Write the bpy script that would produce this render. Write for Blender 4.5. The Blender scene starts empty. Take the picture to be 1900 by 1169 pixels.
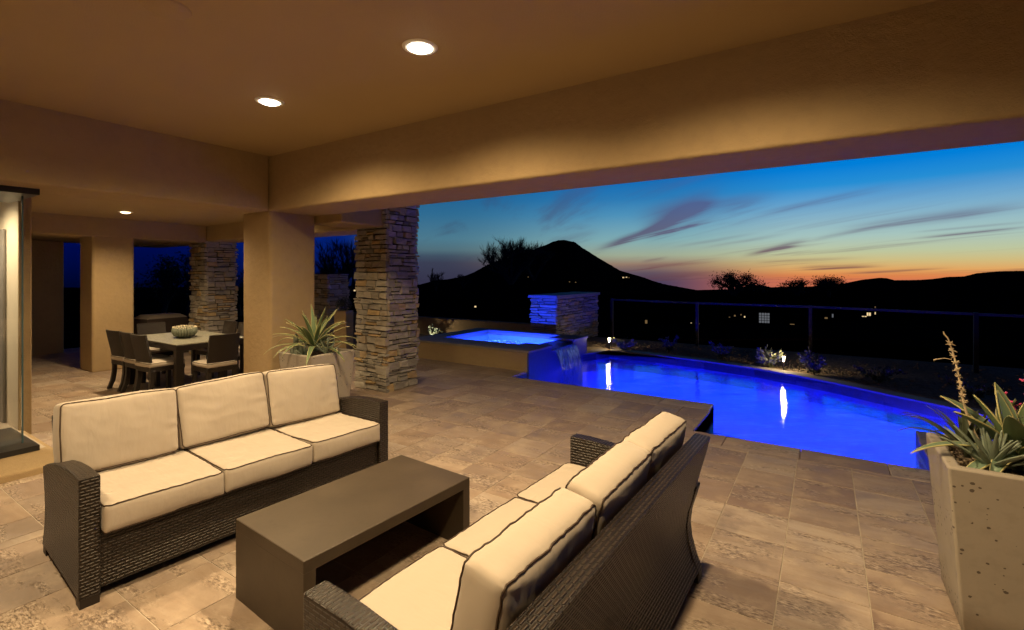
import bpy, bmesh, math, random
import numpy as np
from mathutils import Vector, Matrix, noise as mnoise
R = math.radians
random.seed(7)
scene = bpy.context.scene
COL = scene.collection

# ------------------------------------------------------------------ camera
H = 1.7
cam_d = bpy.data.cameras.new('camera')
cam = bpy.data.objects.new('camera', cam_d)
COL.objects.link(cam)
cam.location = (0, 0, H)
cam.rotation_euler = (R(90), 0, R(32.86))
cam_d.sensor_width = 36
cam_d.lens = 898.0 / 1900 * 36
cam_d.shift_y = -0.0395
cam_d.clip_start = 0.05
cam_d.clip_end = 9000
scene.camera = cam
scene.render.resolution_x, scene.render.resolution_y = 1024, 630
scene.view_settings.view_transform = 'Standard'
scene.view_settings.look = 'None'
scene.view_settings.exposure = 0
scene.view_settings.gamma = 1
scene.view_settings.use_curve_mapping = False
scene.cycles.max_bounces = 10
scene.cycles.diffuse_bounces = 5
scene.cycles.transparent_max_bounces = 16
scene.cycles.sample_clamp_indirect = 4
scene.cycles.caustics_reflective = False
scene.cycles.caustics_refractive = False

FW = Vector((-math.sin(R(32.86)), math.cos(R(32.86)), 0))
RT = Vector((math.cos(R(32.86)), math.sin(R(32.86)), 0))


def lin(c):
    o = []
    for v in c:
        v = v / 255.0
        o.append(v / 12.92 if v <= 0.04045 else ((v + 0.055) / 1.055) ** 2.4)
    return (*o, 1.0)


# ------------------------------------------------------------------ world: dusk sky with cirrus
world = bpy.data.worlds.new('World')
scene.world = world
world.use_nodes = True
wt = world.node_tree
wt.nodes.clear()


class NT:
    """small node helper"""
    def __init__(self, tree):
        self.t = tree

    def n(self, typ, **kw):
        nd = self.t.nodes.new(typ)
        for k, v in kw.items():
            if k == 'inp':
                for kk, vv in v.items():
                    if isinstance(vv, bpy.types.NodeSocket):
                        self.t.links.new(vv, nd.inputs[kk])
                    else:
                        nd.inputs[kk].default_value = vv
            else:
                setattr(nd, k, v)
        return nd

    def m(self, op, a, b=None, c=None, clamp=False):
        nd = self.t.nodes.new('ShaderNodeMath')
        nd.operation = op
        nd.use_clamp = clamp
        for i, v in enumerate((a, b, c)):
            if v is None:
                continue
            if isinstance(v, bpy.types.NodeSocket):
                self.t.links.new(v, nd.inputs[i])
            else:
                nd.inputs[i].default_value = v
        return nd.outputs[0]

    def vm(self, op, a, b=None, out=0):
        nd = self.t.nodes.new('ShaderNodeVectorMath')
        nd.operation = op
        for i, v in enumerate((a, b)):
            if v is None:
                continue
            if isinstance(v, bpy.types.NodeSocket):
                self.t.links.new(v, nd.inputs[i])
            else:
                nd.inputs[i].default_value = v
        return nd.outputs[out]

    def ramp(self, fac, stops, interp='LINEAR'):
        nd = self.t.nodes.new('ShaderNodeValToRGB')
        nd.color_ramp.interpolation = interp
        el = nd.color_ramp.elements
        while len(el) < len(stops):
            el.new(0.5)
        for e, (p, c) in zip(el, stops):
            e.position = p
            e.color = c if len(c) == 4 else (*c, 1)
        self.t.links.new(fac, nd.inputs[0])
        return nd.outputs[0]

    def mix(self, fac, a, b, blend='MIX'):
        nd = self.t.nodes.new('ShaderNodeMix')
        nd.data_type = 'RGBA'
        nd.blend_type = blend
        for s, v in ((nd.inputs[0], fac), (nd.inputs[6], a), (nd.inputs[7], b)):
            if isinstance(v, bpy.types.NodeSocket):
                self.t.links.new(v, s)
            else:
                s.default_value = v
        return nd.outputs[2]

    def mr(self, v, a, b, c=0.0, d=1.0, smooth=False):
        nd = self.t.nodes.new('ShaderNodeMapRange')
        nd.clamp = True
        nd.interpolation_type = 'SMOOTHSTEP' if smooth else 'LINEAR'
        self.t.links.new(v, nd.inputs[0])
        for i, x in enumerate((a, b, c, d)):
            nd.inputs[i + 1].default_value = x
        return nd.outputs[0]

    def noise(self, vec, scale, detail=4, rough=0.55, dist=0.0, out=0, dims='3D', w=None):
        nd = self.t.nodes.new('ShaderNodeTexNoise')
        nd.noise_dimensions = dims
        if vec is not None:
            self.t.links.new(vec, nd.inputs['Vector'])
        nd.inputs['Scale'].default_value = scale
        nd.inputs['Detail'].default_value = detail
        nd.inputs['Roughness'].default_value = rough
        nd.inputs['Distortion'].default_value = dist
        if w is not None:
            self.t.links.new(w, nd.inputs['W'])
        return nd.outputs[out]


def sky_world():
    g = NT(wt)
    tc = g.n('ShaderNodeTexCoord').outputs['Generated']
    sep = g.n('ShaderNodeSeparateXYZ', inp={0: tc})
    x, y, z = sep.outputs[0], sep.outputs[1], sep.outputs[2]
    # bearings measured from the direction of the sunset glow
    az_s = R(32.86) - math.atan(760 / 898)
    sx, sy = -math.sin(az_s), math.cos(az_s)
    fwd = g.m('ADD', g.m('MULTIPLY', x, sx), g.m('MULTIPLY', y, sy))
    sid = g.m('ADD', g.m('MULTIPLY', x, sy), g.m('MULTIPLY', y, -sx))
    az = g.m('MULTIPLY', g.m('ARCTAN2', sid, fwd), 180 / math.pi)      # + right of glow
    ang = g.m('ABSOLUTE', az)
    el = g.m('MULTIPLY', g.m('ARCSINE', z), 180 / math.pi)
    f = g.mr(el, -2, 30)

    def P(e):
        return (e + 2) / 32

    up = [(P(15), (0, 80, 165)), (P(20), (0, 40, 100)), (P(30), (4, 18, 52))]
    A = [(P(-.7), (214, 116, 82)), (P(-.1), (222, 132, 76)), (P(.45), (226, 165, 96)), (P(1.3), (208, 188, 128)), (P(2.2), (190, 198, 158)),
         (P(3.8), (166, 196, 190)), (P(6.6), (116, 170, 205)), (P(8.8), (38, 142, 212)), (P(10.6), (0, 126, 216))] + up
    M = [(P(-.9), (66, 62, 92)), (P(.2), (96, 82, 96)), (P(1.2), (150, 124, 106)), (P(2.2), (158, 170, 146)), (P(4), (128, 172, 178)),
         (P(6.8), (78, 146, 186)), (P(8.6), (44, 124, 182)), (P(10.6), (18, 108, 180))] + up
    L = [(P(-.9), (52, 50, 72)), (P(1.4), (58, 62, 82)), (P(2.2), (64, 80, 98)), (P(2.9), (80, 110, 122)), (P(4.2), (76, 122, 142)),
         (P(7), (48, 108, 146)), (P(10), (20, 92, 146))] + up
    B = [(P(-.9), (0, 12, 52)), (P(1), (2, 20, 82)), (P(4), (2, 30, 112)), (P(10), (0, 30, 100)), (P(30), (3, 14, 44))]
    D = [(P(-.9), (0, 5, 40)), (P(1), (0, 8, 62)), (P(4), (0, 10, 80)), (P(10), (0, 10, 70)), (P(30), (2, 10, 36))]
    ramps = [g.ramp(f, [(p, lin(c)) for p, c in r]) for r in (A, M, L, B, D)]
    c = ramps[0]
    for r, a0, a1 in zip(ramps[1:], (7, 26, 50, 61), (25, 49, 60, 78)):
        c = g.mix(g.mr(ang, a0, a1, smooth=True), c, r)
    # wind-drawn cirrus on a plane high overhead
    zz = g.m('MAXIMUM', g.m('ADD', z, 0.045), 0.02)
    wd = R(32.86) + math.atan((950 - 820) / 898)         # wind bearing
    wx, wy = -math.sin(wd), math.cos(wd)
    along = g.m('DIVIDE', g.m('ADD', g.m('MULTIPLY', x, wx), g.m('MULTIPLY', y, wy)), zz)
    across = g.m('DIVIDE', g.m('ADD', g.m('MULTIPLY', x, wy), g.m('MULTIPLY', y, -wx)), zz)
    v1 = g.n('ShaderNodeCombineXYZ', inp={0: g.m('MULTIPLY', along, .16), 1: g.m('MULTIPLY', across, 1.1), 2: 3.7}).outputs[0]
    n1 = g.noise(v1, 1.0, 6, .58, .55)
    v2 = g.n('ShaderNodeCombineXYZ', inp={0: g.m('MULTIPLY', along, .07), 1: g.m('MULTIPLY', across, .33), 2: 9.1}).outputs[0]
    n2 = g.noise(v2, 1.0, 3, .5)
    cl = g.m('MULTIPLY', g.mr(n1, .50, .72, smooth=True), g.mr(n2, .40, .62, smooth=True))
    # one darker feathered cloud: a leaning streak left of the glow
    def streak(a0, e0, a1, e1, wid, strength):
        dx, dy = a1 - a0, e1 - e0
        ln = math.hypot(dx, dy)
        ux, uy = dx / ln, dy / ln
        wob = g.m('MULTIPLY', g.m('SUBTRACT', n1, .5), 2.2 * wid / .4 * .8)
        pa, pe = g.m('SUBTRACT', az, a0), g.m('SUBTRACT', el, e0)
        t = g.m('DIVIDE', g.m('ADD', g.m('MULTIPLY', pa, ux), g.m('MULTIPLY', pe, uy)), ln)
        dd = g.m('ADD', g.m('ADD', g.m('MULTIPLY', pa, -uy), g.m('MULTIPLY', pe, ux)), wob)
        cross = g.m('EXPONENT', g.m('MULTIPLY', g.m('POWER', g.m('DIVIDE', dd, wid), 2.0), -1.0))
        env = g.m('MULTIPLY', g.mr(t, -.12, .35, smooth=True), g.mr(t, 1.12, .6, smooth=True))
        return g.m('MULTIPLY', g.m('MULTIPLY', cross, env), strength)

    def ae(u, v):
        az_ = math.degrees(math.atan((u - 950) / 898)) - math.degrees(math.atan(760 / 898))
        e_ = math.degrees(math.atan((509.5 - v) / math.hypot(u - 950, 898)))
        return az_, e_
    tot = g.m('MULTIPLY', cl, .55)
    fine = g.m('ADD', g.m('MULTIPLY', g.mr(n1, .36, .66), .8), .3)
    for (u0, v0, u1, v1_, wd_, st) in ((1110, 462, 1262, 408, .38, 1.15), (1195, 432, 1330, 372, .95, 1.25), (1180, 405, 1340, 352, .8, .5), (1230, 398, 1440, 362, .7, .6),
                                       (1400, 398, 1660, 342, .22, .5), (1560, 428, 1920, 378, .36, .8), (1380, 475, 1500, 444, .28, .7), (1500, 446, 1640, 420, .2, .4),
                                       (1700, 442, 1920, 420, .14, .6), (1690, 432, 1920, 411, .1, .5), (1410, 487, 1600, 481, .18, .75), (1480, 497, 1640, 494, .2, .75),
                                       (1560, 508, 1760, 497, .14, .6), (1160, 498, 1330, 486, .3, .6), (1250, 459, 1410, 432, .18, .35),
                                       (1150, 517, 1380, 505, .45, .6), (1020, 452, 1110, 430, .5, .35), (1190, 486, 1240, 478, .14, .6), (1300, 462, 1470, 432, .2, .35)):
        a0, e0 = ae(u0, v0)
        a1, e1 = ae(u1, v1_)
        tot = g.m('ADD', tot, g.m('MULTIPLY', streak(a0, e0, a1, e1, wd_, st * 1.2), fine))
    tot = g.m('MULTIPLY', tot, g.mr(ang, 62, 50))
    tot = g.m('MINIMUM', tot, .86)
    tot = g.m('MULTIPLY', tot, g.mr(el, 24, 12))
    ccol = g.ramp(g.mr(el, -1, 9), [(0, lin((88, 58, 74))), (.18, lin((122, 78, 76))), (.4, lin((104, 84, 104))), (1, lin((74, 92, 142)))])
    ccol = g.mix(g.mr(ang, 20, 45), ccol, lin((58, 62, 92)))
    c = g.mix(tot, c, ccol)
    c = g.mix(g.mr(el, 30, 80), c, lin((2, 7, 24)))
    bg = g.n('ShaderNodeBackground', inp={0: c, 1: 1.0})
    out = g.n('ShaderNodeOutputWorld')
    wt.links.new(bg.outputs[0], out.inputs[0])


sky_world()

# ------------------------------------------------------------------ helpers
WARM = (1.0, 0.735, 0.40)


def lamp(name, kind, loc, energy, color, parent=None, **kw):
    d = bpy.data.lights.new(name, kind)
    d.energy = energy
    d.color = color
    o = bpy.data.objects.new(name, d)
    COL.objects.link(o)
    rot = kw.pop('rot', None)
    for k, v in kw.items():
        setattr(d, k, v)
    o.location = loc
    if rot:
        o.rotation_euler = rot
    if parent:
        o.parent = parent
    return o


def tag(o, label=None, cat=None, group=None, kind=None):
    if label:
        o['label'] = label
    if cat:
        o['category'] = cat
    if group:
        o['group'] = group
    if kind:
        o['kind'] = kind
    return o


def empty(name, loc=(0, 0, 0), rz=0.0, label=None, cat=None, group=None):
    o = bpy.data.objects.new(name, None)
    o.empty_display_size = .1
    COL.objects.link(o)
    o.location = loc
    o.rotation_euler = (0, 0, rz)
    return tag(o, label, cat, group)


def link(name, me, parent=None, mat=None, loc=None, rot=None, scale=None):
    o = bpy.data.objects.new(name, me)
    COL.objects.link(o)
    if mat is not None and not me.materials:
        for m in (mat if isinstance(mat, (list, tuple)) else [mat]):
            me.materials.append(m)
    if parent:
        o.parent = parent
    if loc is not None:
        o.location = loc
    if rot is not None:
        o.rotation_euler = rot
    if scale is not None:
        o.scale = scale
    return o


class MB:
    def __init__(self):
        self.v, self.f, self.uv, self.mi = [], [], [], []

    def poly(self, pts, mi=0, uv=None):
        i = len(self.v)
        self.v += [tuple(p) for p in pts]
        self.f.append(tuple(range(i, i + len(pts))))
        self.uv.append(uv)
        self.mi.append(mi)

    def box(self, x0, x1, y0, y1, z0, z1, mi=0):
        i = len(self.v)
        self.v += [(x0, y0, z0), (x1, y0, z0), (x1, y1, z0), (x0, y1, z0), (x0, y0, z1), (x1, y0, z1), (x1, y1, z1), (x0, y1, z1)]
        for q in ((3, 2, 1, 0), (4, 5, 6, 7), (0, 1, 5, 4), (1, 2, 6, 5), (2, 3, 7, 6), (3, 0, 4, 7)):
            self.f.append(tuple(i + k for k in q))
            pts = [self.v[i + k] for k in q]
            ax = 2 if q in ((3, 2, 1, 0), (4, 5, 6, 7)) else (1 if q in ((0, 1, 5, 4), (2, 3, 7, 6)) else 0)
            self.uv.append([(p[0] if ax != 0 else p[1], p[2] if ax != 2 else p[1]) for p in pts])
            self.mi.append(mi)

    def tube(self, pts, rad, sides=6, mi=0, closed=False, cap=True):
        n = len(pts)
        rs = rad if isinstance(rad, (list, tuple)) else [rad] * n
        base = len(self.v)
        P = [Vector(p) for p in pts]
        prev = None
        for k in range(n):
            if closed:
                t = (P[(k + 1) % n] - P[k - 1])
            else:
                t = P[min(k + 1, n - 1)] - P[max(k - 1, 0)]
            if t.length < 1e-9:
                t = Vector((0, 0, 1))
            t.normalize()
            if prev is None:
                a = Vector((0, 0, 1)) if abs(t.z) < .9 else Vector((1, 0, 0))
                nx = (a - t * a.dot(t)).normalized()
            else:
                nx = prev - t * prev.dot(t)
                nx = nx.normalized() if nx.length > 1e-6 else prev
            prev = nx
            ny = t.cross(nx)
            for s in range(sides):
                an = 2 * math.pi * s / sides
                self.v.append(tuple(P[k] + (nx * math.cos(an) + ny * math.sin(an)) * rs[k]))
        rng = n if closed else n - 1
        for k in range(rng):
            a, b = base + k * sides, base + ((k + 1) % n) * sides
            for s in range(sides):
                s2 = (s + 1) % sides
                self.f.append((a + s, a + s2, b + s2, b + s))
                self.uv.append(None)
                self.mi.append(mi)
        if cap and not closed:
            self.f.append(tuple(base + s for s in reversed(range(sides))))
            self.f.append(tuple(base + (n - 1) * sides + s for s in range(sides)))
            self.uv += [None, None]
            self.mi += [mi, mi]

    def lathe(self, prof, c=(0, 0, 0), seg=24, mi=0):
        base = len(self.v)
        for r, z in prof:
            for s in range(seg):
                a = 2 * math.pi * s / seg
                self.v.append((c[0] + r * math.cos(a), c[1] + r * math.sin(a), c[2] + z))
        for k in range(len(prof) - 1):
            for s in range(seg):
                s2 = (s + 1) % seg
                a, b = base + k * seg, base + (k + 1) * seg
                self.f.append((a + s, a + s2, b + s2, b + s))
                self.uv.append(None)
                self.mi.append(mi)

    def extrude(self, prof, y0, y1, mi=0):
        """closed profile of (x, z), extruded along y, UV in metres"""
        n = len(prof)
        i = len(self.v)
        self.v += [(p[0], y0, p[1]) for p in prof] + [(p[0], y1, p[1]) for p in prof]
        acc = 0
        for k in range(n):
            k2 = (k + 1) % n
            L = math.hypot(prof[k2][0] - prof[k][0], prof[k2][1] - prof[k][1])
            self.f.append((i + k, i + n + k, i + n + k2, i + k2))
            self.uv.append([(y0, acc), (y1, acc), (y1, acc + L), (y0, acc + L)])
            self.mi.append(mi)
            acc += L
        self.f.append(tuple(i + k for k in range(n)))
        self.uv.append([(p[0], p[1]) for p in prof])
        self.mi.append(mi)
        self.f.append(tuple(i + n + k for k in reversed(range(n))))
        self.uv.append([(prof[k][0], prof[k][1]) for k in reversed(range(n))])
        self.mi.append(mi)

    def mesh(self, name, smooth=False):
        me = bpy.data.meshes.new(name)
        me.from_pydata(self.v, [], self.f)
        if any(u is not None for u in self.uv):
            ul = me.uv_layers.new(name='UVMap')
            li = 0
            for face, u in zip(self.f, self.uv):
                for k in range(len(face)):
                    if u is not None:
                        ul.data[li].uv = u[k]
                    li += 1
        me.polygons.foreach_set('material_index', self.mi)
        if smooth:
            me.polygons.foreach_set('use_smooth', [True] * len(self.f))
        me.update()
        return me

    def build(self, name, mat, parent=None, smooth=False, fix=True, **kw):
        me = self.mesh(name, smooth)
        if fix:
            bm = bmesh.new()
            bm.from_mesh(me)
            if getattr(self, 'weld', False):
                bmesh.ops.remove_doubles(bm, verts=bm.verts, dist=1e-5)
            bmesh.ops.recalc_face_normals(bm, faces=bm.faces)
            bm.to_mesh(me)
            bm.free()
        return link(name, me, parent, mat, **kw)


def bevel(o, w, seg=2, ang=40):
    m = o.modifiers.new('bevel', 'BEVEL')
    m.width = w
    m.segments = seg
    m.limit_method = 'ANGLE'
    m.angle_limit = R(ang)
    for p in o.data.polygons:
        p.use_smooth = True
    try:
        m.harden_normals = True
    except Exception:
        pass
    return o


# ------------------------------------------------------------------ materials
def newmat(name):
    m = bpy.data.materials.new(name)
    m.use_nodes = True
    t = m.node_tree
    b = t.nodes['Principled BSDF']
    return m, NT(t), b


def setc(g, b, col, rough=.6, spec=.5, metal=0.0, bump=None, bstr=.2, bdist=.01):
    if isinstance(col, bpy.types.NodeSocket):
        g.t.links.new(col, b.inputs['Base Color'])
    else:
        b.inputs['Base Color'].default_value = (*col[:3], 1)
    if isinstance(rough, bpy.types.NodeSocket):
        g.t.links.new(rough, b.inputs['Roughness'])
    else:
        b.inputs['Roughness'].default_value = rough
    b.inputs['Specular IOR Level'].default_value = spec
    b.inputs['Metallic'].default_value = metal
    if bump is not None:
        bn = g.n('ShaderNodeBump', inp={'Height': bump, 'Strength': bstr, 'Distance': bdist})
        g.t.links.new(bn.outputs[0], b.inputs['Normal'])


def pos(g):
    return g.n('ShaderNodeNewGeometry').outputs['Position']


def rnd(g):
    a = g.n('ShaderNodeObjectInfo').outputs['Random']
    i = g.n('ShaderNodeNewGeometry').outputs['Random Per Island']
    return g.m('FRACT', g.m('ADD', a, i))


def m_plain(name, col, rough=.6, spec=.4, metal=0.0, vary=.12, scale=6.0, bstr=.0, bscale=60):
    m, g, b = newmat(name)
    p = pos(g)
    n = g.noise(p, scale, 4)
    c = g.mix(g.m('MULTIPLY', n, 1.0), (*[x * (1 - vary * 1.6) for x in col], 1), (*[min(1, x * (1 + vary * 1.6)) for x in col], 1))
    bump = g.noise(p, bscale, 4) if bstr > 0 else None
    setc(g, b, c, rough, spec, metal, bump, bstr, .004)
    return m


def m_stucco():
    m, g, b = newmat('stucco')
    p = pos(g)
    n = g.noise(p, 1.3, 5, .6)
    n2 = g.noise(p, 9, 4, .6)
    c = g.mix(n, (.31, .216, .112, 1), (.405, .295, .16, 1))
    c = g.mix(g.m('MULTIPLY', g.mr(n2, .45, .75), .22), c, (.22, .155, .1, 1))
    bp = g.m('ADD', g.m('MULTIPLY', g.noise(p, 140, 5, .65), .7), g.noise(p, 18, 3))
    setc(g, b, c, .85, .2, 0, bp, .75, .009)
    return m


def m_ceiling():
    m, g, b = newmat('ceiling_stucco')
    p = pos(g)
    c = g.mix(g.noise(p, .8, 4), (.335, .237, .12, 1), (.395, .288, .15, 1))
    setc(g, b, c, .8, .2, 0, g.noise(p, 110, 4, .6), .4, .006)
    return m


def m_travertine():
    m, g, b = newmat('travertine')
    r = rnd(g)
    p = pos(g)
    off = g.n('ShaderNodeCombineXYZ', inp={0: g.m('MULTIPLY', r, 37.0), 1: g.m('MULTIPLY', r, 91.0), 2: g.m('MULTIPLY', r, 53.0)}).outputs[0]
    q = g.vm('ADD', p, off)
    sc = g.vm('MULTIPLY', q, (1.4, 5.5, 1.0))
    veins = g.noise(sc, 1.0, 8, .66, 1.3)
    cloud = g.noise(q, 4.2, 5, .62)
    base = g.ramp(r, [(0, (.215, .165, .13)), (.10, (.37, .31, .24)), (.2, (.27, .215, .165)), (.3, (.42, .36, .285)), (.4, (.30, .225, .16)), (.5, (.235, .18, .145)), (.6, (.36, .28, .20)),
                      (.7, (.255, .21, .17)), (.8, (.40, .32, .235)), (.9, (.29, .225, .175)), (1, (.44, .38, .30))])
    c = g.mix(g.mr(veins, .35, .7), base, g.mix(.6, base, (.20, .135, .085, 1)))
    c = g.mix(g.m('MULTIPLY', g.mr(cloud, .5, .75), .6), c, (.50, .41, .30, 1))
    c = g.mix(g.m('MULTIPLY', g.mr(cloud, .46, .28), .55), c, (.16, .125, .10, 1))
    # worn pits, gathered along the veins
    pit = g.noise(g.vm('MULTIPLY', q, (34, 80, 40)), 1.0, 4, .7)
    zone = g.mr(g.noise(sc, 1.1, 4, .6, .6), .47, .62, smooth=True)
    pits = g.m('MULTIPLY', g.mr(pit, .5, .62), zone)
    c = g.mix(g.m('MULTIPLY', pits, .85), c, (.10, .07, .045, 1))
    hi = g.m('MULTIPLY', g.mr(pit, .48, .36), zone)
    c = g.mix(g.m('MULTIPLY', hi, .5), c, (.66, .57, .44, 1))
    fine = g.noise(g.vm('MULTIPLY', q, (60, 160, 60)), 1.0, 3, .6)
    c = g.mix(g.m('MULTIPLY', g.mr(fine, .56, .75), .3), c, (.2, .15, .11, 1))
    c = g.mix(1.0, c, (1.05, 1.01, 1.03, 1), 'MULTIPLY')
    h = g.m('SUBTRACT', g.m('MULTIPLY', veins, .35), g.m('MULTIPLY', pits, .9))
    setc(g, b, c, g.mr(cloud, .3, .7, .38, .62), .35, 0, h, .55, .006)
    return m


def m_stone():
    m, g, b = newmat('ledge_stone')
    r = rnd(g)
    p = pos(g)
    off = g.n('ShaderNodeCombineXYZ', inp={0: g.m('MULTIPLY', r, 37.0), 1: g.m('MULTIPLY', r, 91.0), 2: g.m('MULTIPLY', r, 53.0)}).outputs[0]
    q = g.vm('ADD', p, off)
    r2 = g.m('FRACT', g.m('MULTIPLY', r, 7.31))
    base = g.ramp(r, [(0, (.30, .265, .215)), (.16, (.46, .42, .35)), (.3, (.22, .195, .165)), (.44, (.50, .45, .36)), (.58, (.35, .295, .22)),
                      (.7, (.48, .43, .35)), (.8, (.33, .25, .16)), (.86, (.50, .33, .13)), (.93, (.55, .38, .15)), (1, (.38, .23, .10))])
    n = g.noise(g.vm('MULTIPLY', q, (6, 6, 16)), 1.0, 6, .65, .5)
    c = g.mix(g.mr(n, .3, .75), g.mix(.5, base, (.09, .08, .07, 1)), g.mix(.25, base, (.5, .46, .4, 1)))
    rust = g.mr(g.noise(q, 9, 4, .6), .58, .72)
    c = g.mix(g.m('MULTIPLY', rust, g.m('MULTIPLY', r2, .5)), c, (.34, .2, .075, 1))
    setc(g, b, c, .8, .25, 0, g.m('ADD', n, g.m('MULTIPLY', g.noise(q, 60, 5, .65), .6)), .7, .012)
    return m


def m_wicker(name='wicker', k=1.8, tint=(.031, .020, .0135)):
    m, g, b = newmat(name)
    uv = g.n('ShaderNodeUVMap').outputs[0]
    br = g.n('ShaderNodeTexBrick', offset=.5, inp={'Vector': uv, 'Color1': (*tint, 1), 'Color2': (*[x * .72 for x in tint], 1), 'Mortar': (.003, .002, .0015, 1), 'Scale': 1.0,
                                                   'Mortar Size': .0025 * k, 'Mortar Smooth': .55, 'Bias': 0.0, 'Brick Width': .021 * k, 'Row Height': .0095 * k})  # gaps coloured near black, standing in for the shade deep between strands
    # each strand bulges along its length
    su = g.n('ShaderNodeSeparateXYZ', inp={0: uv})
    row = g.m('DIVIDE', su.outputs[1], .0095 * k)
    rf = g.m('FRACT', row)
    cyl = g.m('SINE', g.m('MULTIPLY', rf, math.pi))
    h = g.m('MULTIPLY', g.m('SUBTRACT', 1.0, br.outputs['Fac']), cyl)
    c = g.mix(g.mr(g.noise(uv, 55, 3), .35, .7), br.outputs['Color'], g.mix(.4, br.outputs['Color'], (.055, .038, .026, 1)))
    setc(g, b, c, .40, .4, 0, h, 1.0, .010)
    return m


def m_fabric():
    m, g, b = newmat('cream_canvas')
    tc = g.n('ShaderNodeTexCoord').outputs['Object']
    p = g.vm('ADD', tc, pos(g))
    c = g.mix(g.noise(p, 5, 4), (.355, .30, .243, 1), (.405, .345, .28, 1))
    w = g.noise(g.vm('MULTIPLY', tc, (5, 14, 9)), 1.0, 3, .5, .3)
    setc(g, b, c, .75, .25, 0, g.m('ADD', g.m('MULTIPLY', w, 1.0), g.m('MULTIPLY', g.noise(tc, 500, 2), .01)), .28, .02)
    b.inputs['Sheen Weight'].default_value = .15
    return m


def m_concrete(name, a, bb, holes=True, rough=.7, pit=.8):
    m, g, b = newmat(name)
    p = g.n('ShaderNodeTexCoord').outputs['Object']
    n = g.noise(p, 3.5, 6, .6)
    c = g.mix(n, (*a, 1), (*bb, 1))
    c = g.mix(g.m('MULTIPLY', g.mr(g.noise(p, 14, 5, .6), .5, .8), .4), c, (*[x * .62 for x in a], 1))
    h = g.m('MULTIPLY', g.noise(p, 45, 4), .12)
    if holes:
        vo = g.n('ShaderNodeTexVoronoi', inp={'Vector': g.vm('MULTIPLY', g.vm('ADD', p, (3.1, 1.2, .4)), (34, 34, 42)), 'Scale': 1.0})
        size = g.m('MULTIPLY', g.m('POWER', g.n('ShaderNodeSeparateColor', inp={0: vo.outputs['Color']}).outputs[0], 2.0), .5)
        thin = g.m('GREATER_THAN', g.n('ShaderNodeSeparateColor', inp={0: vo.outputs['Color']}).outputs[1], .12)
        d = g.m('ADD', vo.outputs['Distance'], g.m('MULTIPLY', g.noise(p, 70, 3), .30))
        hole = g.m('MULTIPLY', g.m('LESS_THAN', d, size), thin)
        c = g.mix(g.m('MULTIPLY', hole, pit), c, (.05, .035, .025, 1))
        h = g.m('SUBTRACT', h, hole)
    setc(g, b, c, rough, .35, 0, h, .5, .006)
    return m


def m_leaf(name, a, bb, rough=.5, scale=14):
    m, g, b = newmat(name)
    p = g.n('ShaderNodeTexCoord').outputs['Object']
    c = g.mix(g.noise(p, scale, 4), (*a, 1), (*bb, 1))
    r = rnd(g)
    c = g.mix(g.m('MULTIPLY', r, .35), c, (*[x * .55 for x in a], 1))
    setc(g, b, c, rough, .4, 0, g.noise(p, 60, 3), .15, .004)
    b.inputs['Subsurface Weight'].default_value = 0
    return m


def m_emit(name, col, s):
    m = bpy.data.materials.new(name)
    m.use_nodes = True
    t = m.node_tree
    t.nodes.clear()
    e = t.nodes.new('ShaderNodeEmission')
    e.inputs[0].default_value = (*col, 1)
    e.inputs[1].default_value = s
    o = t.nodes.new('ShaderNodeOutputMaterial')
    t.links.new(e.outputs[0], o.inputs[0])
    return m


def m_water(name, tint, sx, sy, strength, scale):
    m = bpy.data.materials.new(name)
    m.use_nodes = True
    t = m.node_tree
    t.nodes.clear()
    g = NT(t)
    p0 = g.n('ShaderNodeVectorRotate', rotation_type='Z_AXIS', inp={'Vector': pos(g), 'Angle': -R(32.86)}).outputs[0]
    p = g.vm('MULTIPLY', p0, (sx, sy, 1))
    n = g.noise(p, scale, 3, .55, .4)
    n2 = g.noise(p, scale * .23, 2, .5)
    bp = g.n('ShaderNodeBump', inp={'Height': g.m('ADD', g.m('MULTIPLY', n, .35), n2), 'Strength': strength, 'Distance': .03})
    fr = g.n('ShaderNodeFresnel', inp={'IOR': 1.33})
    t.links.new(bp.outputs[0], fr.inputs['Normal'])
    tr = g.n('ShaderNodeBsdfTransparent', inp={0: (*tint, 1)})
    gl = g.n('ShaderNodeBsdfGlossy', inp={0: (1, 1, 1, 1), 'Roughness': .03})
    t.links.new(bp.outputs[0], gl.inputs['Normal'])
    mx = g.n('ShaderNodeMixShader', inp={0: g.m('MULTIPLY', fr.outputs[0], .5), 1: tr.outputs[0], 2: gl.outputs[0]})
    o = g.n('ShaderNodeOutputMaterial', inp={0: mx.outputs[0]})
    return m


def m_fall():
    m = bpy.data.materials.new('falling_water')
    m.use_nodes = True
    t = m.node_tree
    t.nodes.clear()
    g = NT(t)
    p = g.vm('MULTIPLY', pos(g), (1, 1, .10))
    n = g.noise(p, 15, 4, .6, .2)
    tr = g.n('ShaderNodeBsdfTransparent', inp={0: (.6, .75, 1, 1)})
    df = g.n('ShaderNodeBsdfTranslucent', inp={0: (.75, .82, .9, 1)})
    df2 = g.n('ShaderNodeBsdfGlossy', inp={0: (.9, .95, 1, 1), 'Roughness': .18})
    bp = g.n('ShaderNodeBump', inp={'Height': n, 'Strength': .8, 'Distance': .04})
    t.links.new(bp.outputs[0], df2.inputs['Normal'])
    a = g.n('ShaderNodeMixShader', inp={0: .4, 1: df.outputs[0], 2: df2.outputs[0]})
    mx = g.n('ShaderNodeMixShader', inp={0: g.mr(n, .40, .62, .12, .9), 1: tr.outputs[0], 2: a.outputs[0]})
    g.n('ShaderNodeOutputMaterial', inp={0: mx.outputs[0]})
    return m


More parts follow.
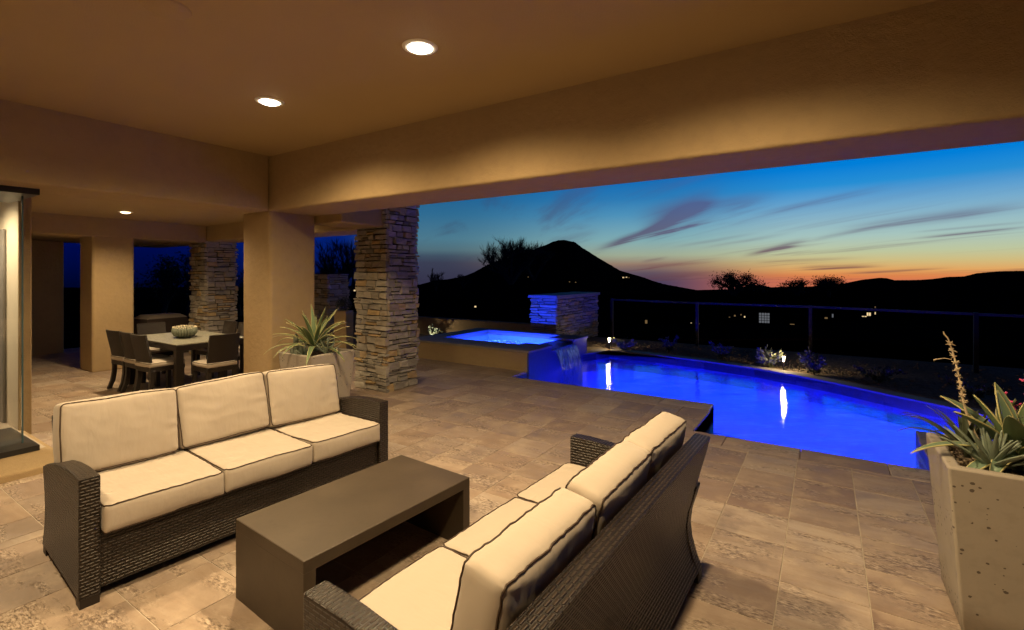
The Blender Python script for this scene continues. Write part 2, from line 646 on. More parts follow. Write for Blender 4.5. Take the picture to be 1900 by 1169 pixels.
def m_glass():
    m = bpy.data.materials.new('window_glass')
    m.use_nodes = True
    t = m.node_tree
    t.nodes.clear()
    g = NT(t)
    fr = g.n('ShaderNodeFresnel', inp={'IOR': 1.5})
    tr = g.n('ShaderNodeBsdfTransparent', inp={0: (.96, .98, .97, 1)})
    gl = g.n('ShaderNodeBsdfGlossy', inp={0: (1, 1, 1, 1), 'Roughness': .01})
    mx = g.n('ShaderNodeMixShader', inp={0: fr.outputs[0], 1: tr.outputs[0], 2: gl.outputs[0]})
    g.n('ShaderNodeOutputMaterial', inp={0: mx.outputs[0]})
    return m


def m_gravel(name, a, bb, scale=45):
    m, g, b = newmat(name)
    p = pos(g)
    vo = g.n('ShaderNodeTexVoronoi', inp={'Vector': p, 'Scale': scale})
    sr = g.n('ShaderNodeSeparateColor', inp={0: vo.outputs['Color']}).outputs[0]
    c = g.mix(sr, (*a, 1), (*bb, 1))
    c = g.mix(g.mr(g.noise(p, .5, 4), .35, .7), c, g.mix(.5, c, (.12, .085, .06, 1)))
    setc(g, b, c, .9, .0, 0, g.m('SUBTRACT', 1.0, vo.outputs['Distance']), .8, .015)
    return m


M = dict(
    stucco=m_stucco(), ceil=m_ceiling(), tile=m_travertine(), stone=m_stone(),
    grout=m_plain('grout', (.42, .36, .29), .9, .1, vary=.2, scale=12),
    mortar=m_plain('dark_mortar', (.05, .042, .035), .95, .1),
    wicker=m_wicker(), wickerd=m_wicker('wicker_dining', 1.5, (.03, .02, .014)),
    fabric=m_fabric(), piping=m_plain('brown_piping', (.045, .027, .016), .6, .3),
    darkwood=m_plain('dark_frame', (.018, .013, .010), .5, .4),
    planter=m_concrete('planter_concrete', (.285, .25, .205), (.35, .305, .25)),
    table=m_concrete('table_concrete', (.032, .0225, .0145), (.080, .059, .039), holes=False, rough=.48),
    black=m_plain('black_metal', (.012, .012, .013), .4, .5),
    bronze=m_plain('bronze_metal', (.014, .011, .010), .55, .3),
    white=m_plain('white_trim', (.75, .72, .66), .5, .4, vary=.03),
    cream=m_plain('cream_plaster', (.62, .54, .42), .8, .2, vary=.04),
    slate=m_plain('grey_door', (.20, .18, .16), .6, .3),
    floorin=m_plain('pale_floor', (.55, .46, .35), .25, .5, vary=.06),
    plaster=m_plain('pool_plaster', (.55, .62, .68), .6, .3, vary=.06),
    wtile=m_plain('waterline_tile', (.03, .03, .04), .35, .5, vary=.2, scale=30),
    bluetile=m_plain('spa_tile', (.035, .05, .12), .35, .5, vary=.25, scale=22, bstr=.1),
    coping=m_plain('coping_stone', (.26, .225, .19), .6, .3, vary=.15, scale=7, bstr=.2),
    agave=m_leaf('agave_green', (.085, .14, .06), (.15, .205, .10)),
    agave2=m_leaf('agave_blue', (.10, .16, .10), (.16, .215, .145)),
    margin=m_leaf('agave_margin', (.40, .37, .14), (.5, .46, .22)),
    aloe=m_leaf('aloe_grey', (.15, .19, .135), (.23, .27, .205)),
    cactus=m_leaf('cactus_grey', (.12, .14, .10), (.2, .21, .16), .6, 30),
    shrub=m_leaf('shrub_leaf', (.11, .13, .05), (.20, .21, .10), .6),
    darkleaf=m_leaf('dark_leaf', (.04, .05, .025), (.07, .08, .04), .6),
    bark=m_plain('bark', (.10, .075, .055), .9, .1, vary=.3, scale=20),
    palebark=m_plain('pale_bark', (.16, .12, .09), .9, .1, vary=.3, scale=20),
    stalk=m_plain('dry_stalk', (.44, .345, .225), .8, .2, vary=.25, scale=40),
    pink=m_plain('pink_petal', (.62, .08, .20), .6, .3),
    spine=m_plain('pale_spine', (.68, .58, .42), .7, .2),
    soil=m_gravel('planter_gravel', (.10, .075, .05), (.34, .27, .19), 70),
    gravel=m_gravel('desert_gravel', (.25, .19, .125), (.42, .33, .23), 28),
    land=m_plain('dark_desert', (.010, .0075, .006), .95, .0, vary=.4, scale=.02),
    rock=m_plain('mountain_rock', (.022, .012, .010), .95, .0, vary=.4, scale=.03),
    glassedge=m_plain('glass_edge', (.05, .09, .10), .2, .6),
    glass=m_glass(), cover=m_plain('cover_canvas', (.045, .032, .026), .8, .2),
    covertop=m_plain('counter_top', (.24, .2, .16), .6, .3),
    ttop=None,
    lens=m_emit('lamp_lens', (1, .86, .66), 22), lens2=m_emit('lamp_lens_dim', (1, .72, .4), 9),
    plens=m_emit('path_lens', (1, .80, .50), 60), win=m_emit('lit_window', (1, .72, .36), .9), winw=m_emit('lit_window_white', (.85, .9, 1), .13),
    winy=m_emit('lit_window_dim', (1, .62, .26), .16),
)


def m_tabletop():
    m, g, b = newmat('textured_glass_top')
    p = pos(g)
    ck = g.noise(g.vm('MULTIPLY', p, (90, 90, 1)), 1.0, 2)
    c = g.mix(g.mr(ck, .4, .6), (.22, .215, .175, 1), (.30, .295, .245, 1))
    setc(g, b, c, .25, .5, 0, ck, .2, .003)
    return m


M['ttop'] = m_tabletop()
M['poolwater'] = m_water('pool_water', (.80, .90, 1), .55, 1.0, .42, 15.0)
M['spawater'] = m_water('spa_water', (.85, .93, 1), 1, 1, .8, 9.0)
M['fall'] = m_fall()

# ================================================================== LARGE STRUCTURE
# ------------------------------------------------------------------ deck floor
ZB, ZC = 2.5, 3.186
XL, YB, TB = -5.86, 3.46, .67
# pool outline (anticlockwise)
PX0, PXA, PXB = -4.38, -1.22, .83
PY0, PYN = 6.75, 5.48
far_curve = [(2.9, 6.80), (2.45, 7.30), (1.95, 7.78), (1.39, 8.24), (.71, 8.72), (.21, 9.10), (-.40, 9.48), (-1.08, 9.80), (-2.0, 10.08), (-3.0, 10.26), (-4.08, 10.38)]
pool_poly = [(PX0, PY0), (PXA, PY0), (PXA, PYN), (PXB, PYN), (PXB, 6.80)] + far_curve + [(-4.2, 9.9), (PX0, 9.5)]
COPW = .31

floor_rects = [(-14.6, PX0 - .01, -2.6, 7.26), (PX0 - .01, PXA - COPW, -2.6, PY0 - COPW), (PXA - COPW, PXB + COPW, -2.6, PYN - COPW), (PXB + COPW, 6.2, -2.6, 6.80 - COPW)]
mb = MB()
for (a, b_, c, d) in floor_rects:
    mb.box(a, b_, c, d, -.45, -.0025)
# beds under the coping (edge strips), butted
mb.box(PX0 - .01, PXA, PY0 - COPW, PY0, -.45, -.03)
mb.box(PXA - COPW, PXA, PYN - COPW, PY0 - COPW, -.45, -.03)
mb.box(PXA, PXB, PYN - COPW, PYN, -.45, -.03)
mb.box(PXB, PXB + COPW, PYN - COPW, 6.80 - COPW, -.45, -.03)
mb.box(PXB, 6.2, 6.80 - COPW, 6.80, -.45, -.03)
patio = mb.build('patio_floor', M['grout'])
tag(patio, kind='structure')

# tiles
TS = .4065
tile_me = MB()
ZT = .012


def chamfer_box(mb_, x0, x1, y0, y1, z0, z1, c):
    i = len(mb_.v)
    mb_.v += [(x0, y0, z0), (x1, y0, z0), (x1, y1, z0), (x0, y1, z0), (x0, y0, z1 - c), (x1, y0, z1 - c), (x1, y1, z1 - c), (x0, y1, z1 - c),
              (x0 + c, y0 + c, z1), (x1 - c, y0 + c, z1), (x1 - c, y1 - c, z1), (x0 + c, y1 - c, z1)]
    for q in ((0, 1, 5, 4), (1, 2, 6, 5), (2, 3, 7, 6), (3, 0, 4, 7), (4, 5, 9, 8), (5, 6, 10, 9), (6, 7, 11, 10), (7, 4, 8, 11), (8, 9, 10, 11)):
        mb_.f.append(tuple(i + k for k in q))
        mb_.uv.append(None)
        mb_.mi.append(0)


chamfer_box(tile_me, -.5, .5, -.5, .5, -.02, 0, .0045)
TILE = tile_me.mesh('tile')
TILE.materials.append(M['tile'])
cells = []
blockers = [(-6.53, XL, YB, YB + TB), (-5.95, -5.29, 4.86, 5.5), (-11.28, -10.65, 3.095, 3.71), (-11.3, -10.65, 4.9, 5.52)]
gx0, gy0 = -.21, 3.875
i0, i1 = int((-14.6 - gx0) / TS) - 1, int((6.2 - gx0) / TS) + 1
j0, j1 = int((-2.6 - gy0) / TS) - 1, int((7.3 - gy0) / TS) + 1
for i in range(i0, i1 + 1):
    for j in range(j0, j1 + 1):
        cx0, cx1 = gx0 + i * TS, gx0 + (i + 1) * TS
        cy0, cy1 = gy0 + j * TS, gy0 + (j + 1) * TS
        for (a, b_, c, d) in floor_rects:
            x0, x1, y0, y1 = max(cx0, a), min(cx1, b_), max(cy0, c), min(cy1, d)
            if x1 - x0 < .03 or y1 - y0 < .03:
                continue
            cells.append((x0, x1, y0, y1))


def project(p):
    v = Vector(p) - Vector((0, 0, H))
    dd = v.dot(FW)
    if dd < .15:
        return None
    return 950 + 898 * v.dot(RT) / dd, 509.5 - 898 * v.z / dd, dd


def seen(x0, x1, y0, y1):
    q = project(((x0 + x1) / 2, (y0 + y1) / 2, 0))
    if q is None:
        return 99
    u, v, dd = q
    if -60 < u < 1960 and v < 1240:
        if u < 40 and dd < 5.0 and (x0 + x1) / 2 < -5.6:
            return 60
        return dd
    return 99


cells.sort(key=lambda c: seen(*c))
rg = random.Random(3)
g2 = .0019
stuff = MB()
for k, (x0, x1, y0, y1) in enumerate(cells):
    if x1 < -5.6 and y1 < 1.55:
        continue
    dz = rg.uniform(-.0012, .0012)
    if k < 300:
        link('tile', TILE, patio, None, loc=((x0 + x1) / 2, (y0 + y1) / 2, dz), scale=(x1 - x0 - g2 * 2, y1 - y0 - g2 * 2, 1), rot=(rg.uniform(-.0015, .0015), rg.uniform(-.0015, .0015), 0))
    else:
        chamfer_box(stuff, x0 + g2, x1 - g2, y0 + g2, y1 - g2, -.02, dz, .003)
o = stuff.build('tile_field', M['tile'], patio, fix=False)
tag(o, kind='stuff')

# ------------------------------------------------------------------ house and patio roof
house = empty('house', (0, 0, 0), 0, 'tan stucco house with a deep covered patio and dining loggia beside the pool', 'house')


def hbox(name, x0, x1, y0, y1, z0, z1, mat=None, bv=.03, parent=None, seg=3):
    m = MB()
    m.box(x0, x1, y0, y1, z0, z1)
    o = m.build(name, mat or M['stucco'], parent or house)
    if bv:
        bevel(o, bv, seg)
    return o


hbox('patio_ceiling', XL - .02, 6.2, -2.8, YB + .02, ZC, ZC + .25, M['ceil'], 0)
hbox('beam', XL - TB + .05, 6.2, YB, YB + TB, ZB, ZC + .6)              # long beam facing the pool
hbox('beam', XL - TB, XL, -2.8, YB - .001, ZB - .004, ZC + .6)              # beam over the glass door
hbox('rear_wall', XL - .4, 6.2, -2.98, -2.8, -.3, ZC + .5, M['stucco'], 0)
hbox('beam', 5.5, 6.2, -2.8, YB - .002, ZB + .003, ZC + .6)
# dining loggia
hbox('loggia_ceiling', -14.4, XL - TB - .002, 1.3, YB + TB + .003, 2.70, 2.95, M['ceil'], 0)
hbox('loggia_ceiling', -14.4, -5.975, YB + TB + .0035, 4.953, 2.70, 2.95, M['ceil'], 0)
hbox('beam', -11.28, -10.65, 1.62, 4.95, 2.36, 2.72)
hbox('beam', -14.4, -5.97, 4.955, 5.56, 2.385, 2.97)
hbox('beam', -5.97, -5.345, YB + TB + .004, 5.03, 2.388, 2.968)
hbox('fascia', -14.4, -5.35, YB + TB + .004, 5.56, 2.97, 3.2, None, .02)
hbox('end_wall', -14.5, -13.9, 1.56, 3.56, -.3, 2.42)
hbox('soffit', -14.4, -11.285, 1.56, 5.0, 2.42, 2.6, M['ceil'], 0)
# interior by the glass door
hbox('interior_wall', -13.8, -7.12, 1.456, 1.54, -.05, 2.69, M['cream'], 0)
hbox('door_pier', -7.119, -7.09, 1.452, 1.555, -.05, 2.695, None, .012)
hbox('interior_floor', -13.8, -6.2, -2.8, 1.455, -.06, .067, M['floorin'], 0)
hbox('interior_ceiling', -13.8, XL - TB - .01, -2.8, 1.45, 2.62, 2.68, M['cream'], 0)
hbox('interior_wall', -13.95, -13.81, -2.8, 1.33, -.05, 2.7, M['cream'], 0)
hbox('interior_door', -8.9, -7.56, 1.425, 1.455, .07, 2.2, M['slate'], .01)
cb = hbox('curb', -7.15, -5.62, -2.8, 1.50, -.02, .065, None, .025)


def stucco_pillar(x0, x1, y0, y1, z1, label, off=.0):
    cx, cy = (x0 + x1) / 2, (y0 + y1) / 2
    m = MB()
    m.box(x0 - cx, x1 - cx, y0 - cy, y1 - cy, -.02, z1)
    o = m.build('stucco_pillar', M['stucco'], loc=(cx, cy, 0))
    bevel(o, .045, 4)
    tag(o, label, 'pillar')
    return o


stucco_pillar(XL - TB + .02, XL - .012, YB + .004, YB + TB - .004, ZB + .05, 'smooth tan stucco pillar beside the potted agave, under the corner of the beams')
stucco_pillar(-11.275, -10.655, 3.095, 3.71, 2.40, 'smooth tan stucco pillar behind the left row of dining chairs')

# ------------------------------------------------------------------ glass door
gd = empty('glass_door', (-6.30, 1.3, 0), 0, 'tall clear glass sliding door in a black track at the left edge', 'door')
mb = MB()
mb.box(-.055, -.043, -3.9, .02, .09, 2.45)
mb.build('glass_panel', M['glass'], gd)
mb = MB()
mb.box(-.058, -.040, .021, .033, .09, 2.45)
mb.build('glass_edge', M['glassedge'], gd)
mb = MB()
mb.box(-.10, .16, -3.9, .10, .066, .115)
mb.box(-.80, -.101, -.12, .10, .066, .113)
o = mb.build('bottom_track', M['black'], gd)
mb = MB()
mb.box(-.10, .16, -3.9, .10, 2.44, 2.495)
mb.box(-.80, -.101, -.12, .10, 2.442, 2.494)
o = mb.build('top_track', M['black'], gd)
mb = MB()
mb.box(-.30, -.105, -3.9, -.13, .05, .105)
mb.build('sill', M['white'], gd)

# ------------------------------------------------------------------ ledge stone pillars
STN = []
rs = random.Random(11)
for k in range(7):
    me = MB()
    chamfer_box(me, -.5, .5, -.5, .5, -.5, .5, .10)
    vs = []
    for (x, y, z) in me.v:
        j = .11
        vs.append((x + rs.uniform(-j, j) * .5, y + rs.uniform(-j, j) * .9, z + rs.uniform(-j, j) * (1.6 if z > .3 else .3)))
    me.v = vs
    q = me.mesh('stone')
    q.materials.append(M['stone'])
    STN.append(q)


def face_stones(w, h, hmin, hmax, wmin, wmax, rgen):
    """irregular coursed layout: list of (x0,x1,z0,z1)"""
    out = []
    z = 0
    row = 0
    while z < h - .015:
        bh = rgen.uniform(hmin, hmax)
        if z + bh > h - hmin * .6:
            bh = h - z
        x = 0
        while x < w - .01:
            bw = rgen.uniform(wmin, wmax)
            if x + bw > w - wmin * .7:
                bw = w - x
            if bh > hmin * 1.35 and rgen.random() < .33:
                s = rgen.uniform(.35, .65) * bh
                out.append((x, x + bw, z, z + s))
                if bw > wmin * 1.7 and rgen.random() < .5:
                    q = rgen.uniform(.35, .65) * bw
                    out.append((x, x + q, z + s, z + bh))
                    out.append((x + q, x + bw, z + s, z + bh))
                else:
                    out.append((x, x + bw, z + s, z + bh))
            else:
                out.append((x, x + bw, z, z + bh))
            x += bw
        z += bh
        row += 1
    return out


def stone_pillar(x0, x1, y0, y1, z1, label, name='stone_pillar', seed=1, sizes=(.05, .115, .13, .36), indiv=(True, True), cat='pillar', zbase=0.0):
    rgen = random.Random(seed)
    cx, cy = (x0 + x1) / 2, (y0 + y1) / 2
    root = empty(name, (cx, cy, zbase), 0, label, cat)
    hx, hy = (x1 - x0) / 2, (y1 - y0) / 2
    D = .07
    m = MB()
    m.box(-hx + .028, hx - .028, -hy + .028, hy - .028, 0, z1)
    m.build('core', M['mortar'], root)
    st = MB()
    n = 0
    faces = [((0, -1), 2 * hx, 0), ((1, 0), 2 * hy, 1), ((0, 1), 2 * hx, 2), ((-1, 0), 2 * hy, 3)]
    for (nx, ny), w, fi in faces:
        for (a, b_, c, d) in face_stones(w, z1, *sizes, rgen):
            pr = rgen.uniform(-.012, .026)
            gap = .0075
            # corners: alternate stones run past the corner
            aa, bb = a, b_
            if a < .01:
                aa = a - (pr + .002 if fi in (0, 2) else -.03)
            if b_ > w - .01:
                bb = b_ + (pr + .002 if fi in (0, 2) else -.03)
            sx = max(.02, bb - aa - gap * 2)
            sz = d - c - gap * 1.6
            mid = (aa + bb) / 2 - w / 2
            me = rgen.choice(STN)
            depth = D
            if fi == 0:
                loc = (mid, -hy - pr + depth / 2 - .006, (c + d) / 2)
                rz = 0
            elif fi == 1:
                loc = (hx + pr - depth / 2 + .006, mid, (c + d) / 2)
                rz = math.pi / 2
            elif fi == 2:
                loc = (-mid, hy + pr - depth / 2 + .006, (c + d) / 2)
                rz = math.pi
            else:
                loc = (-hx - pr + depth / 2 - .006, -mid, (c + d) / 2)
                rz = -math.pi / 2
            # unit stone: face towards -y is its 'top'
            mat = Matrix.Translation(loc) @ Matrix.Rotation(rz, 4, 'Z') @ Matrix.Rotation(rgen.uniform(-.02, .02), 4, 'Y') @ Matrix.Rotation(R(90), 4, 'X') @ Matrix.Diagonal((sx, sz, depth, 1))
            if fi < 2 and indiv[fi] and n < 298:
                o = link('stone', me, root)
                o.matrix_local = mat
                n += 1
            else:
                base = len(st.v)
                st.v += [tuple(mat @ Vector(v.co)) for v in me.vertices]
                for p in me.polygons:
                    st.f.append(tuple(base + i for i in p.vertices))
                    st.uv.append(None)
                    st.mi.append(0)
    if st.f:
        o = st.build('stone_facing', M['stone'], root, fix=False)
        tag(o, kind='stuff')
    return root


stone_pillar(-5.95, -5.29, 4.86, 5.5, 2.93, 'stacked ledge stone pillar in front of the spa, the nearer and larger one', seed=5, sizes=(.052, .125, .11, .26))
stone_pillar(-11.32, -10.68, 4.93, 5.56, 2.40, 'stacked ledge stone pillar behind the dining table, the farther one', seed=8, sizes=(.055, .125, .12, .30))

# ------------------------------------------------------------------ pool
pool = empty('swimming_pool', (-1.5, 7.5, 0), 0, 'freeform swimming pool glowing deep blue between deck and planting bed', 'pool')
WZ = -.13


def pl(pts, z):
    return [(x + 1.5, y - 7.5, z) for x, y in pts]


n = len(pool_poly)
mb = MB()
zf = -1.35
mb.poly(pl(pool_poly, zf))
for k in range(n):
    a, b_ = pool_poly[k], pool_poly[(k + 1) % n]
    mb.poly(pl([a, b_], zf) + pl([b_, a], WZ - .04))
# shallow shelf in the bay
mb.box(PXA + 1.5 + .001, PXB + 1.5 - .001, PYN - 7.5 + .001, PYN - 7.5 + .50, zf, -.48)
mb.build('basin', M['plaster'], pool, fix=False)
mb = MB()
for k in range(n):
    a, b_ = pool_poly[k], pool_poly[(k + 1) % n]
    mb.poly(pl([a, b_], WZ - .04) + pl([b_, a], -.028))
mb.build('waterline_tile', M['wtile'], pool, fix=False)


def strip(pts, w, z0, z1, mbx):
    """raised strip along an open polyline, to its left side"""
    P = [Vector((p[0], p[1], 0)) for p in pts]
    L = []
    for k in range(len(P)):
        t = (P[min(k + 1, len(P) - 1)] - P[max(k - 1, 0)]).normalized()
        L.append(P[k] + Vector((-t.y, t.x, 0)) * w)
    for k in range(len(P) - 1):
        a, b_, c, d = P[k], P[k + 1], L[k + 1], L[k]
        q = lambda v, z: (v.x + 1.5, v.y - 7.5, z)
        mbx.poly([q(a, z1), q(b_, z1), q(c, z1), q(d, z1)])
        mbx.poly([q(a, z0), q(b_, z0), q(b_, z1), q(a, z1)])
        mbx.poly([q(d, z0), q(c, z0), q(c, z1), q(d, z1)])


mb = MB()
fc = [far_curve[0]] + far_curve[1:]
strip(list(reversed(fc)), .26, -.40, -.002, mb)
o = mb.build('far_coping', M['coping'], pool)
# end wall between far corner and spa
mb = MB()
strip([(PX0, 9.5), (-4.2, 9.9), (-4.08, 10.38)], .3, -.4, -.003, mb)
mb.build('far_coping', M['coping'], pool)
# outer catch ledge beyond the far edge
mb = MB()
strip([(x + .02 * (k > 0) + .17, y + .20) for k, (x, y) in enumerate(reversed(fc[:-2]))], .28, -.5, -.09, mb)
mb.build('catch_ledge', M['bluetile'], pool)
# coping stones on the house side: pieces .61 long
COPM = {}


def cop(x0, x1, y0, y1):
    m = MB()
    chamfer_box(m, x0 + .002, x1 - .002, y0 + .002, y1 - .002, -.03, .0, .006)
    m.v = [(a + 1.5, b_ - 7.5, c) for a, b_, c in m.v]
    m.build('coping_stone', M['tile'], pool, fix=False)


def run(a, b_, step):
    k = max(1, round((b_ - a) / step))
    return [(a + (b_ - a) * i / k, a + (b_ - a) * (i + 1) / k) for i in range(k)]


for a, b_ in run(PX0, PXA, .61):
    cop(a, b_, PY0 - COPW, PY0 + .018)
for a, b_ in run(PYN, PY0 - COPW, .61):
    cop(PXA - COPW, PXA + .018, a, b_)
for a, b_ in run(PXA - COPW, PXB + COPW, .61):
    cop(a, b_, PYN - COPW, PYN - .0 if (b_ < PXA or a > PXB) else PYN + .018)
for a, b_ in run(PYN, 6.80 - COPW, .61):
    cop(PXB - .018, PXB + COPW, a, b_)
for a, b_ in run(PXB, 6.2, .61):
    cop(a, b_, 6.80 - COPW, 6.80 + .018)

mb = MB()
mb.poly([(x, y, WZ) for x, y in pool_poly])
o = mb.build('pool_water', M['poolwater'])
tag(o, kind='structure')
BLUE = (.0, .006, 1.0)


def pool_light(x, y, z, e, size=.22, col=BLUE, rotx=R(72), par=pool, spread=R(150)):
    px, py = par.location.x, par.location.y
    o = lamp('pool_light', 'AREA', (x - px, y - py, z), e, col, par, shape='DISK', size=size, rot=(rotx, 0, 0))
    o.data.spread = spread
    m = MB()
    m.lathe([(size * .62, -.01), (size * .62, .012), (size * .5, .014)], seg=20)
    q = m.build('light_ring', M['white'], par, loc=(x - px, y - py - .004, z), rot=(R(90), 0, 0))
    return o


for (x, y, e) in ((-2.9, PY0 + .03, 175), (-1.75, PY0 + .03, 175), (1.5, 6.84, 140)):
    pool_light(x, y, -.55, e)
pool_light(-.2, PYN + .53, -.75, 130)

# ------------------------------------------------------------------ raised spa
SX0, SX1, SY0, SY1, SZ = -7.3, -4.36, 7.27, 9.78, .36
WX0, WX1, WY0, WY1 = -6.86, -4.93, 7.9, 9.56
spa = empty('spa', ((SX0 + SX1) / 2, (SY0 + SY1) / 2, 0), 0, 'raised square spa spilling glowing blue water into the pool', 'spa')
ox, oy = spa.location.x, spa.location.y


def sbox(name, x0, x1, y0, y1, z0, z1, mat, bv=0):
    m = MB()
    m.box(x0 - ox, x1 - ox, y0 - oy, y1 - oy, z0, z1)
    o = m.build(name, mat, spa)
    if bv:
        bevel(o, bv, 2)
    return o


GY0, GY1 = 8.13, 9.07
sbox('front_wall', SX0, SX1 - .03, SY0 + .02, WY0, -.5, SZ - .04, M['stucco'])
sbox('back_wall', SX0, SX1 - .03, WY1, SY1 - .02, -.5, SZ - .04, M['stucco'])
sbox('left_wall', SX0 + .02, WX0, WY0, WY1, -.5, SZ - .04, M['stucco'])
sbox('right_wall', WX1, SX1 - .03, WY0, WY1, -.5, SZ - .12, M['bluetile'])
sbox('tiled_face', SX1 - .03, SX1, SY0 + .02, GY0, -1.3, SZ - .04, M['bluetile'])
sbox('tiled_face', SX1 - .03, SX1, GY1, SY1 - .02, -1.3, SZ - .04, M['bluetile'])
sbox('tiled_face', SX1 - .03, SX1 - .001, GY0, GY1, -1.3, SZ - .11, M['bluetile'])
sbox('spa_floor', WX0, WX1, WY0, WY1, -.7, -.62, M['plaster'])
for nm, a in (('inner_wall', (WX0, WX1, WY0 - .001, WY0 + .03)), ('inner_wall', (WX0, WX1, WY1 - .03, WY1 + .001)), ('inner_wall', (WX0, WX0 + .03, WY0 + .031, WY1 - .031)), ('inner_wall', (WX1 - .03, WX1, WY0 + .031, WY1 - .031))):
    sbox(nm, *a, -.62, SZ - .11 if nm == 'x' else SZ - .10, M['plaster'])
sbox('coping_slab', SX0 - .02, SX1 + .02, SY0, WY0, SZ - .04, SZ, M['coping'], .006)
sbox('coping_slab', SX0 - .02, SX1 + .02, WY1, SY1, SZ - .04, SZ, M['coping'], .006)
sbox('coping_slab', SX0 - .02, WX0, WY0 + .002, WY1 - .002, SZ - .04, SZ, M['coping'], .006)
sbox('coping_slab', WX1, SX1 + .02, WY0 + .002, GY0, SZ - .04, SZ, M['coping'], .006)
sbox('coping_slab', WX1, SX1 + .02, GY1, WY1 - .002, SZ - .04, SZ, M['coping'], .006)
sbox('spill_lip', WX1, SX1 + .03, GY0 + .002, GY1 - .002, SZ - .12, SZ - .085, M['coping'], .004)
mb = MB()
mb.box(WX0 + .03 - ox, WX1 - .03 - ox, WY0 + .03 - oy, WY1 - .03 - oy, SZ - .105, SZ - .07)
# only the top sheet is water
m2 = MB()
m2.poly([(WX0 + .03 - ox, WY0 + .03 - oy, SZ - .07), (WX1 - ox, WY0 + .03 - oy, SZ - .07), (WX1 - ox, WY1 - .03 - oy, SZ - .07), (WX0 + .03 - ox, WY1 - .03 - oy, SZ - .07)])
m2.poly([(WX1 - ox, GY0 + .004 - oy, SZ - .07), (SX1 + .032 - ox, GY0 + .004 - oy, SZ - .073), (SX1 + .032 - ox, GY1 - .004 - oy, SZ - .073), (WX1 - ox, GY1 - .004 - oy, SZ - .07)])
m2.build('spa_water', M['spawater'], spa)
# falling sheet
mb = MB()
ny, nz = 60, 16
rf = random.Random(4)
ph = [rf.uniform(0, 6.28) for _ in range(8)]
grid = []
for i in range(ny + 1):
    yy = GY0 + .02 + (GY1 - GY0 - .04) * i / ny
    col_ = []
    for k in range(nz + 1):
        t = k / nz
        z = (SZ - .074) + (WZ - SZ + .074) * t
        xx = SX1 + .032 + .17 * math.sqrt(t) + .010 * math.sin(yy * 41 + ph[0]) * t + .007 * math.sin(yy * 97 + ph[1]) * t
        col_.append((xx - ox, yy + (.03 * t) * math.sin(yy * 13 + ph[2]) - oy, z))
    grid.append(col_)
for i in range(ny):
    for k in range(nz):
        mb.poly([grid[i][k], grid[i + 1][k], grid[i + 1][k + 1], grid[i][k + 1]])
me = mb.mesh('water_sheet', True)
bm = bmesh.new(); bm.from_mesh(me); bmesh.ops.remove_doubles(bm, verts=bm.verts, dist=1e-5); bm.to_mesh(me); bm.free()
link('water_sheet', me, spa, M['fall'])
# splash foam where the jets boil and where the sheet lands
mb = MB()
for k in range(150):
    a, r_ = rf.uniform(0, 6.28), rf.random() ** .7
    x, y = -5.55 + math.cos(a) * r_ * .55, 8.32 + math.sin(a) * r_ * .3
    s = rf.uniform(.008, .028) * (1.2 - r_ * .6)
    mb.lathe([(0.001, s * .9), (s * .7, s * .6), (s, 0), (s * .7, -s * .4)], (x - ox, y - oy, SZ - .068), 6)
o = mb.build('foam', M['white'], spa, smooth=True)
tag(o, kind='stuff')
pool_light(-5.7, WY0 + .06, .0, 420, .2, (.012, .045, 1.0), R(94), spa, R(170))

# ------------------------------------------------------------------ land
mb = MB()
outer = 4500
gz = -.06


def gheight(x, y):
    d = max(0.0, (Vector((x, y, 0)).dot(FW) - 13.5))
    s = abs(Vector((x, y, 0)).dot(RT))
    return gz + float(np.interp(d, [0, 3, 106, 206, 400, 900, 2200, 4500], [0, -.5, -10.8, -16.6, -24, -42, -95, -190]))


# ground as a polar sheet from the yard to the horizon
rings = [9.5, 11, 12.5, 14, 16, 19, 23, 30, 40, 60, 90, 140, 220, 350, 600, 1000, 1800, 3000, 4500]
seg = 96
pts = []
for r_ in rings:
    for s in range(seg):
        a = 2 * math.pi * s / seg
        pts.append((r_ * math.cos(a) - 2, r_ * math.sin(a) + 6.5))
# inner hole is filled by a yard polygon around the deck and pool (kept below them)
i = len(mb.v)
mb.v += [(x, y, gheight(x, y) + (0 if k < seg * 4 else rf.uniform(-.12, .12))) for k, (x, y) in enumerate(pts)]
for k in range(len(rings) - 1):
    for s in range(seg):
        s2 = (s + 1) % seg
        a, b_ = k * seg, (k + 1) * seg
        mb.f.append((a + s, a + s2, b_ + s2, b_ + s))
        mb.uv.append(None)
        mb.mi.append(0)
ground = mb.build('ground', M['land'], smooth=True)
tag(ground, kind='structure')
# planting bed of gravel between the pool and the fence, with the pool cut out by its own outline
mb = MB()
outline_out = [(6.5, 6.81), (7, 12.6), (-14, 12.6), (-14, 7.3), (SX0 + .02, 7.3), (SX0 + .02, SY1 - .03), (-4.6, SY1 - .03)]
fo = []
P = [Vector((p[0], p[1], 0)) for p in reversed(fc)]      # far corner -> right end
for k in range(len(P)):
    t = (P[min(k + 1, len(P) - 1)] - P[max(k - 1, 0)]).normalized()
    fo.append((P[k].x - t.y * .25, P[k].y + t.x * .25))
bed_poly = [(6.5, 6.9), (7, 12.6), (-14.6, 12.6), (-14.6, 7.27), (SX0 + .02, 7.27), (SX0 + .02, SY1 - .03), (PX0 - .28, SY1 - .03), (PX0 - .28, 9.9), (-4.3, 10.5)] + fo[0:] + [(3.3, 6.9)]
bm = bmesh.new()
vs = [bm.verts.new((x, y, -.035)) for x, y in bed_poly]
f_ = bm.faces.new(vs)
bmesh.ops.triangulate(bm, faces=[f_])
me = bpy.data.meshes.new('gravel_bed')
bm.to_mesh(me)
bm.free()
bed = link('gravel_bed', me, None, M['gravel'])
tag(bed, kind='structure')
# loose stones
mb = MB()
rs2 = random.Random(21)


